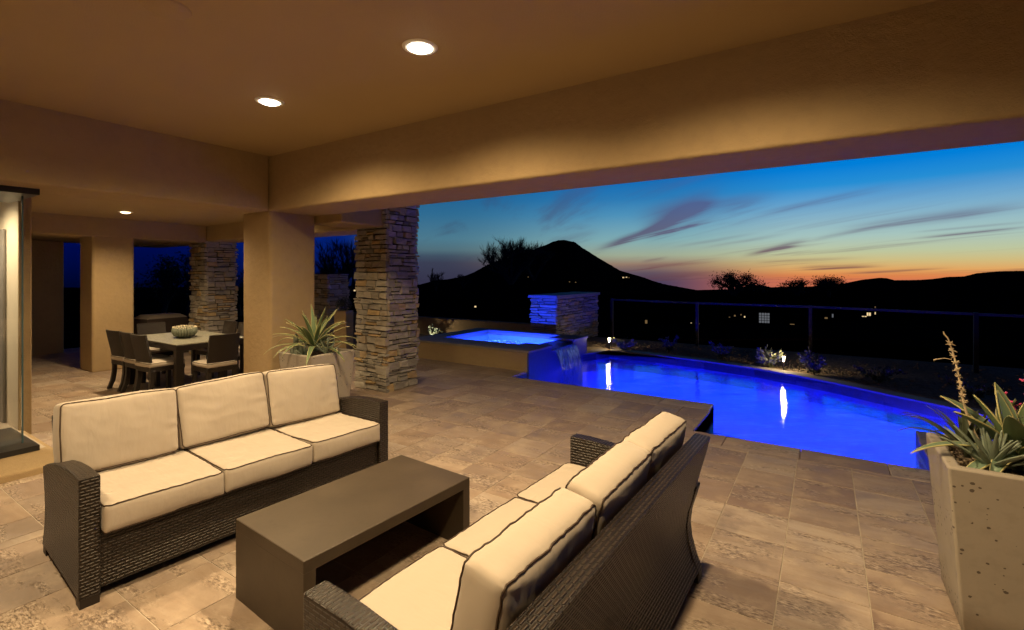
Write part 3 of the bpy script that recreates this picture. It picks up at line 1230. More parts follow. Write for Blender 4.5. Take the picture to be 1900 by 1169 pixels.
def rock(mbx, x, y, z, s):
    mbx.lathe([(.001, s * rs2.uniform(.5, .8)), (s * .7, s * .45), (s, .0), (s * .6, -s * .3)], (x, y, z), 5)


for k in range(1500):
    if k < 800:
        c = rs2.choice([(-4.2, 10.75), (-.62, 9.95)])
        x, y = c[0] + rs2.gauss(0, .6), c[1] + .1 + abs(rs2.gauss(0, .45))
    else:
        x, y = rs2.uniform(-4, 4), rs2.uniform(9.5, 12.2)
    # keep behind the far coping
    ok = True
    for (fx, fy) in far_curve:
        if abs(fx - x) < .6 and y < fy + .4:
            ok = False
    if not ok or y < 8.3:
        continue
    rock(mb, x, y, -.03, rs2.uniform(.010, .032))
o = mb.build('loose_gravel', M['gravel'], smooth=False)
tag(o, kind='stuff')


def far_ridge(name, prof, depth, mat, thick=.28, step=6, rough=1.0, seed=2, drop=-40):
    """a real ridge: profile of (u, v) bearings at a given distance, with front and back slopes"""
    rr = random.Random(seed)
    us = list(range(prof[0][0], prof[-1][0] + 1, step))
    pu, pv = [p[0] for p in prof], [p[1] for p in prof]
    mbx = MB()
    lay = [(.62, 0.0), (.72, .28), (.82, .55), (.92, .84), (1.0, 1.0), (1.12, .72), (1.3, .3), (1.5, .0)]
    rows = []
    for (fd, fh) in lay:
        row = []
        for k, u in enumerate(us):
            v = np.interp(u, pu, pv)
            top = H + (509.5 - v) / 898 * depth
            dd = depth * fd
            p = (FW * dd + RT * ((u - 950) / 898 * dd))
            z = drop + (top - drop) * fh
            nz_ = mnoise.fractal(Vector((u * .05, fd * 9, seed)), 1.0, 2.0, 4) * rough
            z += nz_ * depth * .0011 * (1 if fh < 1 else .8)
            if fh >= 1 and fd == 1.0:
                z += abs(mnoise.noise(Vector((u * .9, seed, 0)))) ** 1.5 * depth * .0022 * rough
            row.append((p.x, p.y, z))
        rows.append(row)
    base = 0
    for row in rows:
        mbx.v += row
    nu = len(us)
    for r_ in range(len(rows) - 1):
        for k in range(nu - 1):
            a = r_ * nu + k
            mbx.f.append((a, a + 1, a + nu + 1, a + nu))
            mbx.uv.append(None)
            mbx.mi.append(0)
    o = mbx.build(name, mat)
    tag(o, kind='structure')
    return o


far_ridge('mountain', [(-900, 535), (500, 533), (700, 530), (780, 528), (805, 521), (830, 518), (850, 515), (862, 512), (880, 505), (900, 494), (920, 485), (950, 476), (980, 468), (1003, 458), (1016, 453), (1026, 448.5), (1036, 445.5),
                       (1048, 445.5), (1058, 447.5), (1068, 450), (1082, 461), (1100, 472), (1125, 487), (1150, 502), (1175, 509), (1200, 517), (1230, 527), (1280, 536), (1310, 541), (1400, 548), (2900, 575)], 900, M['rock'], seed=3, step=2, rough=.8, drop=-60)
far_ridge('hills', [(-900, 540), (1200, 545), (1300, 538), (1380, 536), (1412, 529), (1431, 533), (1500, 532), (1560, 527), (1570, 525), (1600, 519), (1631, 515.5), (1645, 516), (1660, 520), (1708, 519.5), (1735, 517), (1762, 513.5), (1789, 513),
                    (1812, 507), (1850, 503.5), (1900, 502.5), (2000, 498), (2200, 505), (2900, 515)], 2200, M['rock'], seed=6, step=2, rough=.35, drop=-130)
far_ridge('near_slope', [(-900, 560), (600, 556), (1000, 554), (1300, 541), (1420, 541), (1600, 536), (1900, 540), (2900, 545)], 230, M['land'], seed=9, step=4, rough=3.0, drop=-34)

# ================================================================== OBJECTS
# ------------------------------------------------------------------ ceiling lights
def can_light(x, y, z, e, label, r_=.10, lens='lens', size=R(160), col=WARM, group='recessed ceiling lights', rad=.05):
    root = empty('recessed_light', (x, y, z), 0, label, 'ceiling light', group)
    m = MB()
    m.lathe([(r_ * .80, .002), (r_ * .83, -.010), (r_ * 1.12, -.006), (r_ * 1.18, .003)], seg=32)
    m.build('trim_ring', M['white'], root, smooth=True)
    m = MB()
    m.lathe([(.001, -.030), (r_ * .3, -.028), (r_ * .6, -.020), (r_ * .79, -.008), (r_ * .81, -.004)], seg=32)
    m.build('lens', M[lens], root, smooth=True)
    lamp('spot', 'SPOT', (0, 0, -.07), e, col, root, spot_size=size, spot_blend=.85, shadow_soft_size=rad)
    return root


E = 262
can_light(-2.22, 2.33, ZC, E, 'brightest recessed ceiling light, round and glaring, nearer the pool opening')
can_light(-4.0, 2.36, ZC, E, 'glaring round recessed ceiling light nearer the corner of the two beams')
can_light(-.44, 2.25, ZC, E, 'recessed ceiling light above the right sofa')
for x, lb in ((-4.3, 'recessed ceiling light by the glass door, out of view overhead'), (-2.22, 'recessed ceiling light out of view before the coffee table'), (-.44, 'recessed ceiling light out of view above the camera')):
    can_light(x, .1, ZC, E * .75, lb)
can_light(-9.35, 3.135, 2.70, 215, 'small recessed light in the loggia ceiling above the dining table', .085, 'lens2', R(150))
can_light(-7.45, 3.135, 2.70, 215, 'recessed light in the loggia ceiling hidden behind the beam', .085, 'lens2', R(150))
can_light(-7.45, 4.75, 2.70, 40, 'recessed light in the loggia ceiling near the stone pillar', .085, 'lens2', R(150))
# lamps in the lit room behind the glass
for (x, y) in ((-7.35, .9), (-8.9, .6)):
    can_light(x, y, 2.62, 130, 'ceiling light in the lit room behind the glass door' if x > -8 else 'ceiling light deep in the lit room behind the glass', .10, 'lens', R(160), (1, .78, .5), 'lights in the room behind the glass')
# ceiling speaker
m = MB()
m.lathe([(.001, -.006), (.112, -.008), (.118, -.003), (.12, .002)], (0, 0, 0), 40)
sp = m.build('ceiling_speaker', M['ceil'], smooth=True, loc=(-3.08, 1.22, ZC - .002))
tag(sp, 'flush round ceiling speaker cover painted like the ceiling', 'speaker')


# ------------------------------------------------------------------ cushions and sofas
def cushion_mesh(sx, sy, sz, r_, bulge, seed, nx=30, ny=30, nz=8, crown=0.0, sag=0.0):
    """soft boxed cushion; returns mesh and the deform function"""
    hx, hy, hz = sx / 2, sy / 2, sz / 2

    def deform(p):
        x, y, z = p
        q = Vector((max(-hx + r_, min(hx - r_, x)), max(-hy + r_, min(hy - r_, y)), max(-hz + r_, min(hz - r_, z))))
        d = Vector(p) - q
        if d.length > 1e-9:
            d = d.normalized() * r_
        w = q + d
        fx, fy, fz = w.x / hx, w.y / hy, w.z / hz
        bx = max(0, 1 - fx * fx)
        by = max(0, 1 - fy * fy)
        bz = max(0, 1 - fz * fz)
        s = 1 if w.z > 0 else -1
        w.z += s * bulge * (bx * by) ** .55 * (abs(fz) ** 2)
        w.x += (1 if w.x > 0 else -1) * .012 * bz * by * abs(fx) ** 3
        w.y += (1 if w.y > 0 else -1) * .012 * bz * bx * abs(fy) ** 3
        # soft uneven filling and gathers beside the seams
        nn = Vector((w.x * 4.5 + seed, w.y * 4.5, w.z * 4.5 + seed * 1.7))
        nv = mnoise.noise_vector(nn)
        edge = max(abs(fx), abs(fy)) ** 5 * (1 - max(0, max(abs(fx), abs(fy)) - .95) * 20)
        gth = mnoise.noise(Vector(((w.x if abs(fy) > abs(fx) else w.x * .25) * 30 + seed, (w.y if abs(fx) >= abs(fy) else w.y * .25) * 30, 0))) * .010 * edge
        w += Vector((nv.x * .007, nv.y * .007, nv.z * .007))
        w.z += s * gth
        mid = mnoise.noise(Vector((w.x * 11 + seed * 2.1, w.y * 7, seed)))
        w.z += s * (abs(mid) ** .7) * -.006 * (1 - max(abs(fx), abs(fy)) ** 4)
        if s > 0:
            w.z -= sag * math.exp(-((fx + .1) ** 2 + fy * fy) * 2.2)
        w.z += crown * (1 - fx * fx) * (.5 + .5 * fy)
        return w
    bm = bmesh.new()
    key = {}

    def vert(p):
        k = tuple(round(c, 5) for c in p)
        if k not in key:
            key[k] = bm.verts.new(deform(p))
        return key[k]

    def ticks(h, n_):
        # denser towards the edges
        t = [math.sin((i / n_ - .5) * math.pi) for i in range(n_ + 1)]
        return [h * (.55 * a + .45 * (2 * i / n_ - 1)) for i, a in enumerate(t)]
    X, Y, Z = ticks(hx, nx), ticks(hy, ny), ticks(hz, nz)
    for s in (-1, 1):
        for i in range(nx):
            for j in range(ny):
                q = [(X[i], Y[j], s * hz), (X[i + 1], Y[j], s * hz), (X[i + 1], Y[j + 1], s * hz), (X[i], Y[j + 1], s * hz)]
                bm.faces.new([vert(p) for p in (q if s > 0 else q[::-1])])
        for i in range(nx):
            for k in range(nz):
                q = [(X[i], s * hy, Z[k]), (X[i + 1], s * hy, Z[k]), (X[i + 1], s * hy, Z[k + 1]), (X[i], s * hy, Z[k + 1])]
                bm.faces.new([vert(p) for p in (q if s < 0 else q[::-1])])
        for j in range(ny):
            for k in range(nz):
                q = [(s * hx, Y[j], Z[k]), (s * hx, Y[j + 1], Z[k]), (s * hx, Y[j + 1], Z[k + 1]), (s * hx, Y[j], Z[k + 1])]
                bm.faces.new([vert(p) for p in (q if s > 0 else q[::-1])])
    me = bpy.data.meshes.new('cushion')
    bm.to_mesh(me)
    bm.free()
    me.polygons.foreach_set('use_smooth', [True] * len(me.polygons))
    me.materials.append(M['fabric'])
    # piping loops at both faces
    pip = MB()
    for s in (1, -1):
        path = []
        zc = s * (hz - r_ * .28)
        xs, ys = hx - r_ * .28, hy - r_ * .28
        N = 26
        cr = .035
        def corner(cx, cy, a0):
            return [(cx + cr * math.cos(a0 + R(90) * t / 4), cy + cr * math.sin(a0 + R(90) * t / 4)) for t in range(5)]
        loop = []
        for (ax, ay, a0) in ((1, 1, 0), (-1, 1, R(90)), (-1, -1, R(180)), (1, -1, R(270))):
            loop += corner(ax * (hx - cr), ay * (hy - cr), a0)
        dense = []
        for k in range(len(loop)):
            a, b_ = Vector((*loop[k], 0)), Vector((*loop[(k + 1) % len(loop)], 0))
            nn = max(1, int((b_ - a).length / .022))
            for t in range(nn):
                dense.append(a.lerp(b_, t / nn))
        for p in dense:
            w = deform((p.x, p.y, s * hz * .999))
            n_ = Vector((p.x / hx, p.y / hy, 0))
            # push to just outside the rounded edge
            cxy = Vector((max(-hx + r_, min(hx - r_, p.x)), max(-hy + r_, min(hy - r_, p.y)), 0))
            path.append(w + (Vector((p.x, p.y, 0)) - cxy).normalized() * .0015 + Vector((0, 0, s * .001)))
        pip.tube(path, .0037, 6, closed=True)
    pm = pip.mesh('piping', True)
    pm.materials.append(M['piping'])
    return me, pm


def make_sofa(label, loc, rz, seed, cwb=.587, shift=0.0, dp=1.0):
    root = empty('wicker_sofa', loc, rz, label, 'sofa', 'three seat wicker sofas round the coffee table')
    # local: +x is the front, depth runs to -x, length along y; origin at middle of the front foot line
    L = 1.94
    h = L / 2
    D = .85

    def prof(pts):
        return [(-p[0] * (1 + (dp - 1) * min(1, p[0] / .6)), p[1]) for p in pts]
    rear = [(.80, .045), (.765, .13), (.74, .22), (.732, .30), (.742, .38), (.768, .47), (.785, .53)]
    arm_top = [(.70, .562), (.60, .592), (.48, .621), (.36, .643), (.22, .657), (.10, .663), (.0, .662)]
    arm = [(.0, .045)] + rear + arm_top
    for s, nm in ((-1, 'arm'), (1, 'arm')):
        m = MB()
        y0, y1 = (-h, -h + .088) if s < 0 else (h - .088, h)
        m.extrude(prof(arm), y0, y1)
        bevel(m.build('arm', M['wicker'], root), .009, 2, 35)
    # back panel
    bk_out = [(.792, .06), (.757, .13), (.733, .22), (.726, .30), (.737, .38), (.762, .47), (.793, .60), (.826, .72), (.85, .815)]
    bk_in = [(.765, .822), (.735, .70), (.70, .55), (.675, .40), (.66, .06)]
    m = MB()
    m.extrude(prof(bk_out + bk_in), -h + .05, h - .05)
    bevel(m.build('back_panel', M['wicker'], root), .009, 2, 35)
    m = MB()
    m.box(-.66, -.028, -h + .0885, h - .0885, .06, .345)
    bevel(m.build('seat_base', M['wicker'], root), .008, 2)
    for (x, y) in ((-.04, -h + .044), (-.04, h - .044), (-.755 * dp, -h + .044), (-.755 * dp, h - .044)):
        m = MB()
        m.box(x - .036, x + .036, y - .04, y + .04, 0, .05)
        m.build('foot', M['darkwood'], root)
    # cushions
    cw = (L - .18) / 3
    rr = random.Random(seed)
    for k in range(3):
        y = (k - 1) * cw
        me, pm = cushion_mesh(.66, cw - .004, .145, .020, .013, seed * 3 + k, 30, 30, 7, 0.0, .012)
        c = link('seat_cushion', me, root, loc=(-.305, y, .345 + .0775), rot=(rr.uniform(-.006, .006), -.012 + rr.uniform(-.01, .01), rr.uniform(-.006, .006)))
        link('piping', pm, c)
        me, pm = cushion_mesh(.43, cwb - .002, .145, .030, .026, seed * 5 + 7 + k, 34, 38, 8)
        # stand the cushion up: its local z faces the front, x is up
        c = link('back_cushion', me, root)
        tilt = R(14) + rr.uniform(-.03, .04)
        mt = Matrix.Translation((-.625 * (.4 + .6 * dp) + rr.uniform(-.01, .012), (k - 1) * cwb + shift + rr.uniform(-.006, .006), .497 + .205 + rr.uniform(-.006, .008))) @ Matrix.Rotation(rr.uniform(-.025, .025), 4, 'Z') @ Matrix.Rotation(-tilt, 4, 'Y') @ Matrix.Rotation(rr.uniform(-.03, .03), 4, 'X') @ \
            Matrix(((0, 0, 1, 0), (0, 1, 0, 0), (-1, 0, 0, 0), (0, 0, 0, 1))) 
        c.matrix_local = mt
        link('piping', pm, c)
    return root


# sofa 1 faces the coffee table from the left; sofa 2 has its back to the camera side
s1_front_left = Vector((-3.162, .865, 0))
d1 = Vector((math.sin(R(4.2)), math.cos(R(4.2)), 0))
c1 = s1_front_left + d1 * .97
make_sofa('dark wicker sofa with cream cushions seen from the front, left of the coffee table', c1, R(-4.2), 1, .608, -.03, 1.09)
s2n = Vector((-1.434, .956, 0))
d2 = Vector((math.sin(R(1.9)), math.cos(R(1.9)), 0))
c2 = s2n + d2 * .97
make_sofa('dark wicker sofa with cream cushions seen from behind, right of the coffee table', c2, R(180 - 1.9), 2)

# ------------------------------------------------------------------ coffee table
ct = empty('coffee_table', (-2.245, 1.89, 0), R(-3.4), 'low brown-grey concrete waterfall coffee table between the two sofas', 'table')
LX, LY, HT, TT = .325, .562, .417, .062
prof = [(-LY, 0), (-LY, HT), (LY, HT), (LY, 0), (LY - TT, 0), (LY - TT, HT - TT), (-LY + TT, HT - TT), (-LY + TT, 0)]
m = MB()
m.box(-LX, LX, -LY, LY, HT - TT, HT)
bevel(m.build('tabletop', M['table'], ct), .006, 2)
for s in (-1, 1):
    m = MB()
    m.box(-LX + .0005, LX - .0005, min(s * LY, s * (LY - TT)) + (.0008 if s < 0 else 0), max(s * LY, s * (LY - TT)) - (.0008 if s > 0 else 0), 0, HT - TT + .004)
    bevel(m.build('end_panel', M['table'], ct), .004, 2)

m = MB()
m.box(-LX + .004, -LX + .05, -LY + TT - .002, LY - TT + .002, 0, HT - TT + .004)
m.build('back_panel', M['table'], ct)


# ------------------------------------------------------------------ planters and succulents
def planter(loc, rz, label, top=.61, bot=.49, h=.80):
    root = empty('concrete_planter', loc, rz, label, 'planter', 'tapered concrete planters on the patio')
    a, b_ = bot / 2, top / 2
    t = .055
    m = MB()
    N = 6
    def ring(s, z):
        return [(-s, -s, z), (s, -s, z), (s, s, z), (-s, s, z)]
    rows = [ring(a - .012, 0), ring(a, .015)]
    for k in range(1, N + 1):
        f = k / N
        rows.append(ring(a + (b_ - a) * f, .015 + (h - .015) * f))
    rows += [ring(b_ - t, h), ring(b_ - t - .01, h - .06)]
    for r_ in rows:
        m.v += r_
    for k in range(len(rows) - 1):
        for s in range(4):
            s2 = (s + 1) % 4
            m.f.append((k * 4 + s, k * 4 + s2, k * 4 + 4 + s2, k * 4 + 4 + s))
            m.uv.append(None); m.mi.append(0)
    o = m.build('pot', M['planter'], root)
    bevel(o, .014, 3, 50)
    m = MB()
    s = b_ - t + .004
    n_ = 16
    for i in range(n_):
        for j in range(n_):
            q = []
            for (di, dj) in ((0, 0), (1, 0), (1, 1), (0, 1)):
                x, y = -s + 2 * s * (i + di) / n_, -s + 2 * s * (j + dj) / n_
                q.append((x, y, h - .05 + .025 * mnoise.noise(Vector((x * 9, y * 9, loc[0])))))
            m.poly(q)
    o = m.build('soil', M['soil'], root, smooth=True)
    m = MB()
    for k in range(260):
        s_ = rs2.uniform(.004, .012)
        m.lathe([(.001, s_), (s_, .3 * s_), (s_ * .8, -s_ * .5)], (rs2.uniform(-s, s) * .95, rs2.uniform(-s, s) * .95, h - .045 + rs2.uniform(-.012, .012)), 5)
    o = m.build('pebbles', M['soil'], root)
    tag(o, kind='stuff')
    return root


def leaf_mesh(L, W, elev, droop, mats, fold=.35, n_=16, twist=0.0, base=.45, peak=.35, side=0.0, margin=.14, thick=.006):
    """a curved, channelled succulent leaf starting at the origin along +x"""
    m = MB()
    us = [-1, -1 + margin, -.55, 0, .55, 1 - margin, 1]
    rows = []
    x = z = y = 0.0
    a = elev
    for k in range(n_ + 1):
        t = k / n_
        if t < peak:
            w = base + (1 - base) * math.sin(t / peak * math.pi / 2)
        else:
            q = (t - peak) / (1 - peak)
            w = (1 - q ** 1.7) ** .9 if q < 1 else 0
        w = max(w, .015) * W / 2
        row = []
        for u in us:
            yy = u * w
            zz = fold * abs(u) ** 1.5 * w
            row.append((x - math.sin(a) * zz, y + yy + side * t * t * L, z + math.cos(a) * zz))
        rows.append(row)
        stp = L / n_
        x += math.cos(a) * stp
        z += math.sin(a) * stp
        a -= droop / n_ * (.4 + 1.2 * t)
    nc = len(us)
    for r_ in rows:
        m.v += r_
    for k in range(n_):
        for c in range(nc - 1):
            m.f.append((k * nc + c, k * nc + c + 1, (k + 1) * nc + c + 1, (k + 1) * nc + c))
            m.uv.append(None)
            m.mi.append(1 if c in (0, nc - 2) and len(mats) > 1 else 0)
    me = m.mesh('leaf', True)
    for q in mats:
        me.materials.append(q)
    return me


def add_leaf(root, me, az, loc=(0, 0, 0), thick=.006, tilt=0):
    o = link('leaf', me, root, loc=loc, rot=(tilt, 0, az))
    s = o.modifiers.new('thick', 'SOLIDIFY')
    s.thickness = thick
    s.offset = 0
    return o


def rosette(name, loc, label, cat, leaves, mats, L, W, e0, e1, d0, d1, seed, group=None, fold=.35, margin=.14, thick=.006, base=.45, peak=.35, gen=None, rise=.02, az0=0):
    root = empty(name, loc, 0, label, cat, group)
    rr = random.Random(seed)
    m = MB()
    m.lathe([(.001, -.03), (W * .55, -.03), (W * .5, .04), (W * .2, .10), (.001, .12)], seg=10)
    m.build('core', mats[0], root, smooth=True)
    for k in range(leaves):
        f = k / max(1, leaves - 1)
        el = e0 + (e1 - e0) * f + rr.uniform(-.12, .12)
        dr = d0 + (d1 - d0) * f + rr.uniform(-.25, .25)
        ll = L * rr.uniform(.82, 1.12) * (1 - .25 * f)
        me = leaf_mesh(ll, W * rr.uniform(.85, 1.1), el, dr, mats, fold, margin=margin, base=base, peak=peak, side=rr.uniform(-.12, .12), n_=14)
        az = az0 + k * 2.39996 + rr.uniform(-.2, .2)
        add_leaf(root, me, az, (math.cos(az) * W * .2, math.sin(az) * W * .2, rise * f), thick)
    return root


PL1 = Vector((-5.035, 3.555, 0))
PL2 = Vector((.79, 3.32, 0))
planter(PL1, 0, 'tapered grey concrete planter between the stucco pillar and the near stone pillar')
planter(PL2, 0, 'large pitted concrete planter cut by the right edge of the view')
# left planter: spiky variegated agave, little cacti, aloes
rosette('agave_plant', PL1 + Vector((-.02, -.03, .83)), 'green agave with narrow yellow-edged arching leaves in the left planter', 'agave', 36, [M['agave'], M['margin']], .62, .058, .25, 1.35, 1.5, .25, 41, fold=.25, margin=.16, thick=.005, base=.6, peak=.3)
rosette('aloe_plant', PL1 + Vector((.02, -.20, .77)), 'small spiky aloe at the front of the left planter', 'aloe', 16, [M['aloe']], .17, .022, .3, 1.3, .2, 0, 42, thick=.006, fold=.5, base=.9, peak=.1)
rosette('aloe_plant', PL1 + Vector((.20, -.02, .77)), 'tufted narrow-leaved aloe at the pillar side of the left planter', 'aloe', 18, [M['aloe']], .26, .022, .5, 1.4, .3, 0, 43, thick=.005, fold=.5, base=.9, peak=.1)


def cactus_clump(loc, label, stems, seed):
    root = empty('column_cactus', loc, 0, label, 'cactus')
    rr = random.Random(seed)
    for (dx, dy, h_, r_) in stems:
        m = MB()
        seg_ = 20
        rows = []
        for k in range(9):
            t = k / 8
            rad = r_ * (min(1, .8 + t) if t < .8 else math.sqrt(max(.0, 1 - ((t - .8) / .2) ** 2)) + .02)
            for s in range(seg_):
                a = 2 * math.pi * s / seg_
                q = rad * (1 + .10 * (1 if s % 2 else -1))
                m.v.append((dx + q * math.cos(a) + .15 * h_ * t * dx, dy + q * math.sin(a), h_ * t))
        for k in range(8):
            for s in range(seg_):
                s2 = (s + 1) % seg_
                m.f.append((k * seg_ + s, k * seg_ + s2, k * seg_ + seg_ + s2, k * seg_ + seg_ + s))
                m.uv.append(None); m.mi.append(0)
        m.build('stem', M['cactus'], root, smooth=True)
    return root


cactus_clump(PL1 + Vector((-.19, -.15, .75)), 'clump of stubby grey column cactus in the left planter', [(0, 0, .26, .027), (.05, -.03, .16, .028), (-.04, .02, .2, .024), (.09, .0, .18, .022), (.02, -.06, .1, .024)], 4)
# stray blades
root = empty('dry_blade', PL1 + Vector((.14, .03, .83)), 0, 'single pale dry blade leaning out of the left planter towards the stone pillar', 'dry leaf')
m = MB()
m.tube([(0, 0, 0), (.12, .06, .06), (.26, .11, .12)], [.006, .005, .001], 5)
m.build('blade', M['stalk'], root)

# right planter: broad agave, aloe, grassy leaves, dead bloom stalk, pink flowers
root = empty('agave_plant', PL2 + Vector((.02, .02, .80)), 0, 'big broad-leaved agave with yellow margins in the right planter', 'agave')
rr = random.Random(9)
spec = [  # azimuth deg, elevation, length, width, droop
    (213, .78, .38, .092, .35), (203, .32, .48, .055, .9), (226, .12, .46, .06, 1.3), (250, .95, .34, .095, .3), (186, 1.15, .33, .09, .15), (120, 1.3, .36, .09, .15),
    (60, 1.2, .36, .095, .2), (30, .9, .38, .095, .4), (300, .35, .24, .085, 2.3), (275, .8, .28, .08, 1.6), (330, 1.0, .32, .095, .4), (0, .6, .38, .09, .6),
    (150, .85, .38, .09, .5), (90, .7, .38, .09, .7), (240, .4, .32, .07, 1.9), (312, 1.28, .32, .085, .2), (200, 1.38, .34, .085, .1)]
for (azd, el, ll, ww, dr) in spec:
    me = leaf_mesh(ll, ww, el, dr, [M['agave2'] if rr.random() < .5 else M['agave'], M['margin']], .42, 18, base=.5, peak=.45, side=rr.uniform(-.05, .05), margin=.09)
    a = R(azd)
    add_leaf(root, me, a, (math.cos(a) * .03, math.sin(a) * .03, 0), .007)
m = MB()
m.lathe([(.001, -.06), (.05, -.05), (.055, .03), (.02, .12)], seg=10)
m.build('core', M['agave'], root, smooth=True)
rosette('aloe_plant', PL2 + Vector((-.12, -.14, .77)), 'grey-green toothed aloe at the front of the right planter', 'aloe', 22, [M['aloe']], .22, .034, .55, 1.45, .15, -.1, 51, thick=.009, fold=.5, base=.95, peak=.12)
rosette('aloe_plant', PL2 + Vector((.12, -.22, .77)), 'small agave offset with cupped leaves at the front of the right planter', 'agave', 9, [M['agave2'], M['margin']], .17, .06, .8, 1.4, .3, 0, 56, thick=.006, fold=.5, base=.8, peak=.3)
rosette('strap_plant', PL2 + Vector((-.16, .10, .77)), 'dark strap-leaved plant at the back of the right planter', 'plant', 20, [M['darkleaf']], .36, .03, .45, 1.25, 1.3, .5, 52, thick=.003, fold=.25, base=.8, peak=.2)
st = empty('bloom_stalk', PL2 + Vector((-.10, .02, .78)), 0, 'tall dry tan flower stalk leaning left in the right planter', 'flower stalk')
m = MB()
path = []
for k in range(19):
    t = k / 18
    path.append((-.155 * t - .02 * math.sin(t * 5), .10 * t + .012 * math.sin(t * 9), .58 * t))
path.append((-.150, .105, .60))
path.append((-.153, .105, .615))
m.tube(path, [.0085 - .0055 * (k / 20) for k in range(21)], 6)
m.build('stem', M['stalk'], st)
m = MB()
for k in range(150):
    t = rr.uniform(.48, 1.0)
    i_ = int(t * 18)
    p = Vector(path[i_])
    a = rr.uniform(0, 6.28)
    l_ = rr.uniform(.008, .022)
    e_ = p + Vector((math.cos(a) * l_, math.sin(a) * l_, l_ * rr.uniform(-.5, 1)))
    m.tube([p, (p + e_) / 2 + Vector((0, 0, .002)), e_], [.0016, .0034, .001], 4)
m.build('dry_pod', M['stalk'], st)
m = MB()
m.tube([(-.125, .075, .47), (-.155, .07, .475), (-.185, .065, .468), (-.20, .06, .462)], [.002, .002, .003, .005], 5)
m.build('side_branch', M['stalk'], st)
pk = empty('flowering_plant', PL2 + Vector((.10, .24, .77)), 0, 'thin stemmed plant with small pink flowers at the right edge', 'flower')
ms, mp = MB(), MB()
for k in range(8):
    a = rr.uniform(0, 6.28)
    tx, ty, tz = math.cos(a) * rr.uniform(.04, .16), math.sin(a) * .1, rr.uniform(.28, .46)
    pp = [(tx * t * t, ty * t, tz * t) for t in (0, .25, .5, .75, 1)]
    ms.tube(pp, [.004, .0035, .003, .002, .0012], 5)
    for q in range(16):
        t = rr.uniform(.4, 1)
        p = Vector((tx * t * t, ty * t, tz * t))
        d_ = Vector((rr.uniform(-1, 1), rr.uniform(-1, 1), rr.uniform(-.6, .4))).normalized()
        (mp if q % 3 else ms).tube([p, p + d_ * .012, p + d_ * .026], [.002, .006, .003], 5)
ms.build('stem', M['shrub'], pk)
mp.build('petal', M['pink'], pk)

# ------------------------------------------------------------------ dining set
tb = empty('dining_table', (-8.26, 3.56, 0), 0, 'square-legged dark wicker dining table with a grey-green textured top', 'table')
TX, TY = .83, .50
m = MB()
m.box(-TX, TX, -TY, TY, .722, .742)
bevel(m.build('tabletop', M['ttop'], tb), .004, 2)
m = MB()
m.box(-TX + .004, TX - .004, -TY + .004, TY - .004, .645, .7215)
bevel(m.build('apron', M['wickerd'], tb), .006, 2)
for sx_ in (-1, 1):
    for sy_ in (-1, 1):
        m = MB()
        cx, cy = sx_ * (TX - .052), sy_ * (TY - .052)
        m.box(cx - .045, cx + .045, cy - .045, cy + .045, 0, .65)
        bevel(m.build('leg', M['wickerd'], tb), .006, 2)


def chair_proto():
    """front is +y; origin under the seat centre"""
    parts = []
    W, Dp = .405, .47
    m = MB()
    bp = [(-.212, .497), (-.222, .57), (-.25, .70), (-.285, .88), (-.255, .885), (-.222, .70), (-.195, .57), (-.187, .497)]
    for k in range(6):
        ya, yb_ = -W / 2 + W * k / 6, -W / 2 + W * (k + 1) / 6
        nb = len(m.v)
        m.extrude([(p[0], p[1]) for p in bp], ya, yb_)
        # keep only the outer end caps of the run of segments
        for drop_i, keep in ((len(m.f) - 2, k == 0), (len(m.f) - 1, k == 5)):
            m.f[drop_i] = m.f[drop_i] if keep else None
    keepi = [i_ for i_, f_ in enumerate(m.f) if f_ is not None]
    m.f, m.uv, m.mi = [m.f[i_] for i_ in keepi], [m.uv[i_] for i_ in keepi], [m.mi[i_] for i_ in keepi]
    m.v = [(y, x - .030 * (1 - (y / (W / 2)) ** 2), z) for x, y, z in m.v]
    m.weld = True
    parts.append(('backrest', m, M['wickerd'], .007))
    m = MB()
    m.box(-W / 2, W / 2, -.215, .225, .365, .425)
    parts.append(('seat_frame', m, M['wickerd'], .006))
    for s in (-1, 1):
        m = MB()
        m.box(s * (W / 2 - .03) - .026, s * (W / 2 - .03) + .026, .165, .217, 0, .366)
        parts.append(('leg', m, M['darkwood'], .004))
        m = MB()
        rp = [(-.155, .366), (-.16, .25), (-.18, .12), (-.225, 0), (-.275, 0), (-.232, .12), (-.212, .25), (-.208, .366)]
        m.extrude(rp, s * (W / 2 - .03) - .026, s * (W / 2 - .03) + .026)
        m.v = [(y, x, z) for x, y, z in m.v]
        parts.append(('leg', m, M['darkwood'], .004))
    root = empty('dining_chair', (0, 0, 0))
    for nm, m, mat, bv in parts:
        bevel(m.build(nm, mat, root), bv, 2)
    me, pm = cushion_mesh(W - .005, Dp - .01, .06, .02, .012, 3, 14, 14, 4)
    c = link('seat_cushion', me, root, loc=(0, .0, .457))
    link('piping', pm, c)
    return root


def copy_tree(o, parent=None):
    c = o.copy()
    COL.objects.link(c)
    if parent:
        c.parent = parent
    for ch in o.children:
        copy_tree(ch, c)
    return c


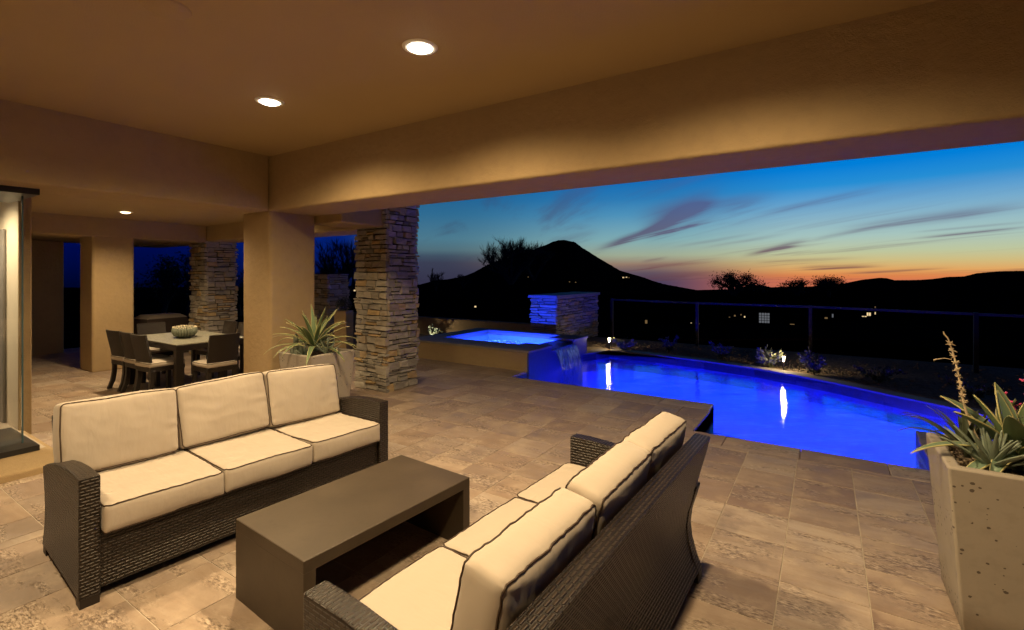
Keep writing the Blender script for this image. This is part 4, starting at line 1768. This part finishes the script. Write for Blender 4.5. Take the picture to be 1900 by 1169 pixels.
chairs = [(-8.80, 3.06, 0, 'dark wicker dining chair at the stucco pillar end of the near row'),
          (-8.345, 3.07, 0, 'dark wicker dining chair in the middle of the near row of three'),
          (-7.89, 3.05, 0, 'dark wicker dining chair in the near row beside the front table leg'),
          (-7.20, 3.45, 90, 'dark wicker dining chair alone at the near end of the table'),
          (-9.30, 3.56, -90, 'dark wicker dining chair alone at the far end showing its ribbed inner back'),
          (-8.72, 4.18, 180, 'dark wicker dining chair in the far row, nearest the centrepiece bowl'),
          (-8.28, 4.18, 180, 'dark wicker dining chair in the middle of the far row'),
          (-7.84, 4.18, 180, 'dark wicker dining chair in the far row just behind the near end chair')]
proto = chair_proto()
copies = [proto] + [copy_tree(proto) for _ in chairs[1:]]
for o, (x, y, rz, lb) in zip(copies, chairs):
    o.location = (x, y, 0)
    o.rotation_euler = (0, 0, R(rz) + rr.uniform(-.07, .07))
    tag(o, lb, 'chair', 'wicker chairs round the dining table')

# cactus centrepiece
cp = empty('cactus_bowl', (-8.22, 3.50, .742), R(-20), 'oval green ribbed cactus centrepiece with pale tips on the dining table', 'centrepiece')
m = MB()
m.lathe([(.001, .0), (.14, .0), (.19, .03), (.235, .085), (.225, .10), (.14, .11), (.001, .112)], seg=28)
m.v = [(x, y * .62, z) for x, y, z in m.v]
m.build('bowl', M['cactus'], cp, smooth=True)
m, mt_ = MB(), MB()
for k in range(26):
    a = 2 * math.pi * k / 26
    ca, sa = math.cos(a), math.sin(a) * .62
    pp = [(ca * r_, sa * r_, z) for r_, z in ((.195, .03), (.238, .07), (.24, .105), (.225, .14), (.20, .15))]
    m.tube(pp, [.012, .017, .019, .018, .012], 7)
    for q in range(7):
        b_ = Vector(pp[3]).lerp(Vector(pp[4]), rr.random())
        d_ = Vector((ca + rr.uniform(-.6, .6), sa + rr.uniform(-.6, .6), rr.uniform(.2, 1.4))).normalized()
        mt_.tube([b_ + d_ * .012, b_ + d_ * .03], [.0045, .001], 4)
for k in range(10):
    a = 2 * math.pi * k / 10
    ca, sa = math.cos(a) * .6, math.sin(a) * .36
    pp = [(ca * r_ * 1.0, sa * r_, z) for r_, z in ((.2, .09), (.21, .13), (.2, .15))]
    m.tube(pp, [.025, .028, .018], 7)
    for q in range(5):
        d_ = Vector((rr.uniform(-.6, .6), rr.uniform(-.6, .6), rr.uniform(.5, 1.4))).normalized()
        mt_.tube([Vector(pp[2]) + d_ * .01, Vector(pp[2]) + d_ * .032], [.0045, .001], 4)
m.build('cactus_rib', M['cactus'], cp, smooth=True)
mt_.build('spine_tip', M['spine'], cp)

# covered grill
gr = empty('covered_grill', (-11.95, 4.62, 0), R(8), 'dark covered grill with a pale top standing behind the dining table', 'grill')
m = MB()
rows = [(.42, .30, 0), (.42, .30, .70), (.40, .28, .78)]
for (a, b_, z) in rows:
    m.v += [(-b_, -a, z), (b_, -a, z), (b_, a, z), (-b_, a, z)]
for k in range(2):
    for s in range(4):
        s2 = (s + 1) % 4
        m.f.append((k * 4 + s, k * 4 + s2, k * 4 + 4 + s2, k * 4 + 4 + s)); m.uv.append(None); m.mi.append(0)
bevel(m.build('cover', M['cover'], gr), .02, 2)
m = MB()
m.v += [(-.285, -.405, .775), (.285, -.405, .775), (.285, .405, .775), (-.285, .405, .775), (-.18, -.30, .855), (.18, -.30, .855), (.18, .30, .855), (-.18, .30, .855)]
for q in ((0, 1, 5, 4), (1, 2, 6, 5), (2, 3, 7, 6), (3, 0, 4, 7), (4, 5, 6, 7), (3, 2, 1, 0)):
    m.f.append(q); m.uv.append(None); m.mi.append(0)
bevel(m.build('lid', M['covertop'], gr), .01, 2)

# ------------------------------------------------------------------ yard: stone wall block, low wall, pier, pedestal
sw = stone_pillar(-6.1, -5.40, 10.30, 12.85, 1.17, 'free-standing ledge stone wall block lit blue by the spa', 'stone_wall', 17, (.05, .10, .15, .38), (True, False), 'wall', -.035)
m = MB()
m.box(-.40, .40, -1.325, 1.325, 1.165, 1.235)
bevel(m.build('cap_stone', M['coping'], sw), .008, 2)
stone_pillar(-10.62, -10.0, 7.35, 7.95, 1.72, 'dark free-standing ledge stone pier seen past the potted agave', 'stone_pier', 23, (.06, .12, .16, .4), (True, True), 'wall')
m = MB()
m.box(-4.2, 4.2, -.10, .10, -.2, .46)
o = m.build('low_wall', M['stucco'], loc=(-10.35, 10.55, 0))
bevel(o, .03, 3)
tag(o, 'low brown stucco garden wall behind the spa', 'wall')
pd = empty('pedestal_planter', (-8.76, 6.84, 0), R(20), 'square brown pedestal planter with a clipped dark shrub beyond the potted agave', 'planter')
m = MB()
m.box(-.145, .145, -.145, .145, 0, .92)
bevel(m.build('pedestal', M['stucco'], pd), .01, 2)


def leaf_ball(mbx, c, rad, n_, s0, s1, rgen, squash=1.0):
    for k in range(n_):
        d_ = Vector((rgen.gauss(0, 1), rgen.gauss(0, 1), rgen.gauss(0, 1))).normalized()
        p = Vector(c) + Vector((d_.x, d_.y, d_.z * squash)) * rad * rgen.random() ** .4
        a = Vector((rgen.gauss(0, 1), rgen.gauss(0, 1), rgen.gauss(0, 1))).normalized()
        b_ = a.cross(d_).normalized() if a.cross(d_).length > .01 else Vector((1, 0, 0))
        s = rgen.uniform(s0, s1)
        mbx.poly([p - a * s, p + b_ * s * .42, p + a * s, p - b_ * s * .42])


m = MB()
leaf_ball(m, (0, 0, 1.05), .18, 700, .015, .03, rr)
m.build('shrub', M['darkleaf'], pd, fix=False)

# fence
fn = empty('fence', (0, 12.1, 0), 0, 'low dark metal view fence with thin rails behind the pool planting', 'fence')
zr = 1.0
posts = [-4.98, -2.62, -.26, 2.24, 4.75, 7.2]
fy = {0: .75, 1: .3, 2: .2, 3: -.5, 4: -1.3, 5: -2.2}
Pp = [Vector((x, fy[k], 0)) for k, x in enumerate(posts)]
for p in Pp:
    m = MB()
    m.box(p.x - .032, p.x + .032, p.y - .032, p.y + .032, -1.2, zr + .03)
    m.build('post', M['bronze'], fn)
for k in range(len(Pp) - 1):
    for z, nm in ((zr, 'top_rail'), (-.12, 'bottom_rail')):
        a, b_ = Pp[k], Pp[k + 1]
        t = (b_ - a).normalized()
        n_ = Vector((-t.y, t.x, 0))
        m = MB()
        w, hh = .02, .022
        q = [a + n_ * w, b_ + n_ * w, b_ - n_ * w, a - n_ * w]
        for (i0_, i1_) in ((0, 1), (1, 2), (2, 3), (3, 0)):
            m.poly([(q[i0_].x, q[i0_].y, z - hh), (q[i1_].x, q[i1_].y, z - hh), (q[i1_].x, q[i1_].y, z + hh), (q[i0_].x, q[i0_].y, z + hh)])
        m.poly([(v.x, v.y, z + hh) for v in q])
        m.poly([(v.x, v.y, z - hh) for v in q])
        m.build(nm, M['bronze'], fn)


# path lights
def path_light(x, y, label, h_=.26, e=4.5):
    root = empty('path_light', (x, y, -.035), 0, label, 'path light', 'garden path lights by the pool')
    m = MB()
    m.tube([(0, 0, -.03), (0, 0, h_ * .55), (0, 0, h_)], .012, 8)
    m.build('stake', M['bronze'], root)
    m = MB()
    m.lathe([(.001, h_ + .022), (.05, h_ + .012), (.052, h_ + .004), (.03, h_ + .002)], seg=16)
    m.build('cap', M['bronze'], root, smooth=True)
    m = MB()
    m.lathe([(.013, h_ - .085), (.016, h_ - .02), (.024, h_ + .001)], seg=14)
    m.build('lens', M['plens'], root, smooth=True)
    lamp('bulb', 'POINT', (.0, -.09, h_ + .05), e, (1, .76, .42), root, shadow_soft_size=.02)
    return root


path_light(-4.20, 10.66, 'glowing stake path light left, beside the end of the stone wall')
path_light(-.62, 9.98, 'glowing stake path light right, between two small shrubs', e=10)


def shrub(x, y, label, h_, w_, n_, s0, s1, mat, seed, name='desert_shrub', stems=7, z=-.035, group=None):
    rgen = random.Random(seed)
    root = empty(name, (x, y, z), 0, label, 'shrub', group)
    ms, ml = MB(), MB()
    for k in range(stems):
        a = 2 * math.pi * k / stems + rgen.uniform(-.4, .4)
        ex, ey, ez = math.cos(a) * w_ * rgen.uniform(.35, 1), math.sin(a) * w_ * rgen.uniform(.35, 1), h_ * rgen.uniform(.55, 1.05)
        pts_ = [(ex * t * t ** .3, ey * t * t ** .3, ez * t) for t in (.0, .25, .5, .75, 1)]
        ms.tube(pts_, [.008, .006, .005, .004, .002], 5)
        for q in range(n_ // stems):
            t = rgen.uniform(.15, 1)
            p = Vector((ex * t * t ** .3, ey * t * t ** .3, ez * t)) + Vector((rgen.gauss(0, .025), rgen.gauss(0, .025), rgen.gauss(0, .02)))
            d_ = Vector((math.cos(a) + rgen.gauss(0, .7), math.sin(a) + rgen.gauss(0, .7), rgen.uniform(.1, 1.2))).normalized()
            b_ = d_.cross(Vector((rgen.gauss(0, 1), rgen.gauss(0, 1), rgen.gauss(0, 1)))).normalized()
            s = rgen.uniform(s0, s1)
            ml.poly([p, p + d_ * s * .5 + b_ * s * .24, p + d_ * s, p + d_ * s * .5 - b_ * s * .24])
    ms.build('stem', M['bark'], root)
    ml.build('foliage', mat, root, fix=False)
    return root


G = 'small shrubs in the gravel bed'
shrub(-3.83, 10.62, 'bushy pale green shrub just right of the left path light', .26, .30, 420, .05, .10, M['shrub'], 61, group=G, stems=12)
shrub(-.88, 10.12, 'bright green shrub just left of the right path light', .32, .26, 520, .05, .09, M['shrub'], 62, group=G, stems=12)
shrub(-.15, 9.85, 'round leafy shrub just right of the right path light', .40, .26, 620, .04, .07, M['darkleaf'], 63, group=G, stems=12)
shrub(-2.9, 10.9, 'sparse dark shrub right of the bushy pale shrub', .38, .25, 220, .04, .07, M['darkleaf'], 64, group=G)
shrub(-1.75, 10.6, 'low dark shrub midway between the two path lights', .34, .28, 220, .04, .07, M['darkleaf'], 65, group=G)
shrub(.75, 9.75, 'dark spreading shrub right of the round leafy shrub', .28, .38, 320, .04, .07, M['darkleaf'], 66, group=G)
shrub(1.7, 9.1, 'dark low shrub beyond the pool near the right planter', .28, .38, 320, .04, .07, M['darkleaf'], 67, group=G)
shrub(-4.9, 10.05, 'dark shrub in the corner between the spa and the stone wall', .42, .22, 260, .04, .07, M['darkleaf'], 68, group=G)
sh = shrub(-9.05, 10.05, 'little succulents lit white against the low garden wall', .30, .20, 200, .06, .11, M['aloe'], 70, stems=9)
ul = empty('accent_light', (-8.9, 9.75, -.03), 0, 'small garden accent light hidden behind the spa edge', 'garden light')
m = MB()
m.lathe([(.02, 0), (.028, .04), (.03, .07), (.02, .075)], seg=10)
m.build('housing', M['black'], ul)
lamp('bulb', 'POINT', (-.02, .06, .10), 6, (1, .85, .6), ul, shadow_soft_size=.02)


# ------------------------------------------------------------------ trees
def grow(mbx, tips, p, d_, L, r_, depth, rgen, spread=.5, up=.15, kids=(2, 3), shrink=.72, nseg=3, minr=.0):
    pts_ = [p]
    q = p.copy()
    dd = d_.copy()
    for k in range(nseg):
        dd = (dd + Vector((rgen.gauss(0, .10), rgen.gauss(0, .10), rgen.gauss(0, .06) + up * .2))).normalized()
        q = q + dd * L / nseg
        pts_.append(q.copy())
    rads = [max(minr, r_ * (1 - .35 * k / nseg)) for k in range(nseg + 1)]
    mbx.tube(pts_, rads, 5 if depth > 2 else 3, cap=False)
    if depth == 0:
        tips.append((q.copy(), dd.copy()))
        return
    for k in range(rgen.randint(*kids)):
        nd = (dd + Vector((rgen.gauss(0, spread), rgen.gauss(0, spread), rgen.gauss(0, spread * .6) + up))).normalized()
        st_ = pts_[rgen.randint(max(1, nseg - 1), nseg)]
        grow(mbx, tips, st_.copy(), nd, L * shrink * rgen.uniform(.8, 1.2), r_ * .62, depth - 1, rgen, spread, up, kids, shrink, nseg, minr)
    tips.append((q.copy(), dd.copy()))


def at(u, depth):
    return FW * depth + RT * ((u - 950) / 898 * depth)


def tree(u, depth, vtop, label, seed, name='desert_tree', trunk=.12, levels=5, spread=.5, up=.2, leaves=0, leaf=.06, mat=None, lmat=None, kids=(2, 3), vbase=None, minr=.004, shrink=.74, trunks=1, wide=1.0, group=None):
    p = at(u, depth)
    zb = gheight(p.x, p.y) if vbase is None else H + (509.5 - vbase) / 898 * depth
    zt = H + (509.5 - vtop) / 898 * depth
    h_ = zt - zb
    rgen = random.Random(seed)
    root = empty(name, (p.x, p.y, zb), 0, label, 'tree', group)
    mt, tips = MB(), []
    L0 = 1.0
    for k in range(trunks):
        a = rgen.uniform(0, 6.28)
        lean = Vector((math.cos(a) * .55, math.sin(a) * .55, 1)).normalized() if trunks > 1 else Vector((rgen.gauss(0, .1), rgen.gauss(0, .1), 1)).normalized()
        grow(mt, tips, Vector((0, 0, 0)), lean, L0, trunk / h_ * 3.2, levels, rgen, spread, up, kids, shrink, 3, minr / h_ * 3.2)
    top = max(t[0].z for t in tips)
    s = h_ / top
    mt.v = [(x * s * wide, y * s * wide, z * s) for x, y, z in mt.v]
    mt.build('trunk', mat or M['bark'], root, fix=False)
    ml = MB()
    for (t, d_) in tips:
        t = Vector((t.x * s * wide, t.y * s * wide, t.z * s))
        for q in range(leaves):
            o_ = t + Vector((rgen.gauss(0, 1), rgen.gauss(0, 1), rgen.gauss(0, .7))) * leaf * 3.2
            a = Vector((rgen.gauss(0, 1), rgen.gauss(0, 1), rgen.gauss(0, 1))).normalized()
            b_ = a.cross(Vector((rgen.gauss(0, 1), rgen.gauss(0, 1), rgen.gauss(0, 1)))).normalized()
            w = leaf * rgen.uniform(.6, 1.3)
            ml.poly([o_ - a * w, o_ + b_ * w * .4, o_ + a * w, o_ - b_ * w * .4])
        if not leaves:
            e_ = t + (d_ + Vector((rgen.gauss(0, .3), rgen.gauss(0, .3), .4))).normalized() * h_ * .06
            ml.tube([t, (t + e_) / 2, e_], [minr, minr * .7, minr * .3], 3, cap=False)
    ml.build('crown', (lmat or M['darkleaf']) if leaves else (mat or M['bark']), root, fix=False)
    return root


GT = 'trees beyond the yard'
tree(948, 46, 440, 'large bare spreading tree in front of the left flank of the mountain', 101, 'bare_tree', .15, 6, .34, .16, 0, mat=M['palebark'], vbase=528, minr=.009, trunks=9, kids=(2, 3), wide=1.45, group=GT)
tree(990, 50, 447, 'bare spreading tree rising behind the left shoulder of the summit', 112, 'bare_tree', .13, 6, .34, .16, 0, mat=M['palebark'], vbase=520, minr=.009, trunks=6, kids=(2, 3), wide=1.2, group=GT)
tree(808, 60, 499, 'small twiggy tree on the skyline just right of the near stone pillar', 102, 'bare_tree', .12, 5, .5, .2, 0, vbase=540, minr=.02, trunks=3, group=GT)
tree(860, 80, 509, 'tiny bare bush on the skyline at the foot of the mountain', 103, 'bare_tree', .1, 4, .5, .2, 0, vbase=535, minr=.025, trunks=3, group=GT)
tree(1362, 60, 507, 'dense feathery tree on the skyline right of the mountain', 104, 'leafy_tree', .2, 5, .6, .05, 5, .12, vbase=548, trunks=4, wide=1.35, group=GT)
tree(1480, 75, 519, 'low open desert tree against the orange glow', 105, 'leafy_tree', .2, 5, .6, .05, 2, .12, vbase=548, trunks=4, wide=1.3, group=GT)
tree(1538, 70, 513, 'rounded dark tree against the brightest orange sky', 106, 'leafy_tree', .2, 5, .6, .1, 5, .12, vbase=550, trunks=4, wide=1.2, group=GT)
tree(302, 30, 478, 'leafy dark tree seen through the loggia left of the far stone pillar', 107, 'leafy_tree', .16, 5, .5, .15, 6, .09, vbase=585, trunks=3, group=GT)
tree(352, 28, 468, 'dark tree partly behind the far stone pillar', 108, 'leafy_tree', .16, 5, .5, .15, 6, .09, vbase=585, trunks=2, group=GT)
tree(632, 24, 442, 'bare branching tree seen between the stucco pillar and the near stone pillar', 109, 'bare_tree', .14, 6, .4, .2, 0, vbase=580, minr=.010, trunks=3, group=GT)
tree(602, 32, 465, 'dark bare tree just right of the stucco pillar', 110, 'bare_tree', .14, 6, .4, .2, 0, vbase=580, minr=.014, trunks=3, group=GT)
tree(445, 34, 505, 'dark tree in the narrow gap right of the far stone pillar', 111, 'leafy_tree', .14, 5, .5, .15, 6, .09, vbase=585, trunks=2, group=GT)


# ------------------------------------------------------------------ distant houses with lit windows
def far_house(u, v, depth, wins, label, w_=14, h_=3.4, mat='win'):
    """wins: (du, dv, wu, hv) in degrees-like units of the house front, metres"""
    p = at(u, depth)
    z0 = H + (509.5 - v) / 898 * depth - 1.6
    root = empty('distant_house', (p.x, p.y, z0), R(32.86) + math.atan2(-(u - 950), 898), label, 'house', 'distant houses in the valley')
    m = MB()
    m.box(-w_ / 2, w_ / 2, 0, 8, -3, h_)
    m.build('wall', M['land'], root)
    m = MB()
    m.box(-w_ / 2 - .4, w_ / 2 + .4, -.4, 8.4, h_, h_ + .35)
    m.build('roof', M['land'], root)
    for (x, z, a, b_, mt) in wins:
        fr = MB()
        fr.box(x - a / 2 - .1, x + a / 2 + .1, -.12, .02, z - b_ / 2 - .1, z + b_ / 2 + .1)
        f_ = fr.build('window', M['black'], root)
        q = MB()
        nx_ = 4 if a > 2.3 else (2 if a > 1 else 1)
        nz_ = 4 if b_ > 2.5 else 1
        for i in range(nx_):
            for j in range(nz_):
                x0 = x - a / 2 + a * i / nx_ + .06
                z0_ = z - b_ / 2 + b_ * j / nz_ + .06
                q.box(x0, x0 + a / nx_ - .12, -.16, -.125, z0_, z0_ + b_ / nz_ - .12)
        q.build('pane', M[mt], f_)
    return root


far_house(1413, 592, 120, [(.6, 1.9, 2.4, 2.55, 'winw'), (-3.4, .6, .5, .4, 'winw')], 'dark distant house with one tall pale gridded window', 14, 4.4)
far_house(1370, 586, 120, [(-.8, 1.6, .5, .5, 'winy'), (.6, 1.9, .4, .4, 'winy'), (1.4, 1.4, .4, .5, 'win'), (-2, 1.2, .4, .3, 'winy')], 'dark distant house with a scatter of small dim lights left of the gridded window', 9)
far_house(1470, 603, 110, [(0, 1.6, 1.0, .6, 'winy'), (.5, 1.1, .4, .4, 'win')], 'dark distant house with one small orange light', 8)
far_house(1540, 588, 150, [(-1, 1.2, .9, .6, 'winy'), (.7, 2.0, .5, 1.2, 'winw')], 'dark distant house with two faint lights left of the brightest window', 9)
far_house(1612, 583, 160, [(0, 1.6, 1.2, 1.2, 'win'), (-1.2, .8, 1.4, .4, 'win'), (1.7, 2.0, .4, .9, 'win'), (1.7, 4.0, .4, .6, 'winy')], 'dark distant house with the brightest warm window', 10, 5)
far_house(1722, 577, 220, [(-2.4, 1.6, 1.4, 1.0, 'win'), (0, 1.6, 1.4, 1.0, 'win'), (2.4, 1.6, 1.4, 1.0, 'win')], 'dark distant house with three lit windows in a row', 14)
far_house(1775, 579, 220, [(-1.2, 1.6, .9, 1.0, 'winy'), (1.2, 1.6, .9, 1.1, 'winy')], 'dark distant house with a pair of dim windows at the far right', 9)
far_house(1252, 604, 110, [(-.6, 1.2, .45, .45, 'winw'), (3.5, 2.3, .3, .3, 'win'), (5.2, 2.1, .3, .3, 'winy')], 'dark distant house with one white speck of light left of the fence post', 14)
far_house(1199, 597, 110, [(0, 1.6, .6, .9, 'winy')], 'dark distant house with a single orange speck right of the stone wall', 6)
far_house(882, 569, 150, [(0, 1.6, .7, .6, 'win')], 'dark distant house with a single white speck below the mountain', 8)
far_house(1160, 515, 780, [(-3, 1.6, 3.0, 2.0, 'win'), (2, 2.0, 2.4, 1.6, 'win'), (6, 1.4, 1.5, 1.5, 'winy')], 'hillside house with a cluster of yellow lights on the right flank of the mountain', 24, 5)
far_house(1061, 523, 640, [(-3, 1.6, 1.6, 1.2, 'winy'), (5, 1.0, 1.6, 1.2, 'winy')], 'hillside house with two faint lights below the summit', 22, 5)
far_house(980, 514, 640, [(0, 1.6, 1.3, 1.2, 'winy')], 'hillside house with one faint light on the left flank', 12, 5)
for (u, v) in ((640, 540), ):
    far_house(u, v, 420, [(-9, 1.6, 2, 1.4, 'winw'), (-3, 2.6, 1.6, 1.2, 'win'), (3, 1.6, 1.8, 1.2, 'winw'), (8, 2.0, 1.6, 1.4, 'win')], 'far lights of a house seen past the near stone pillar', 34, 5)
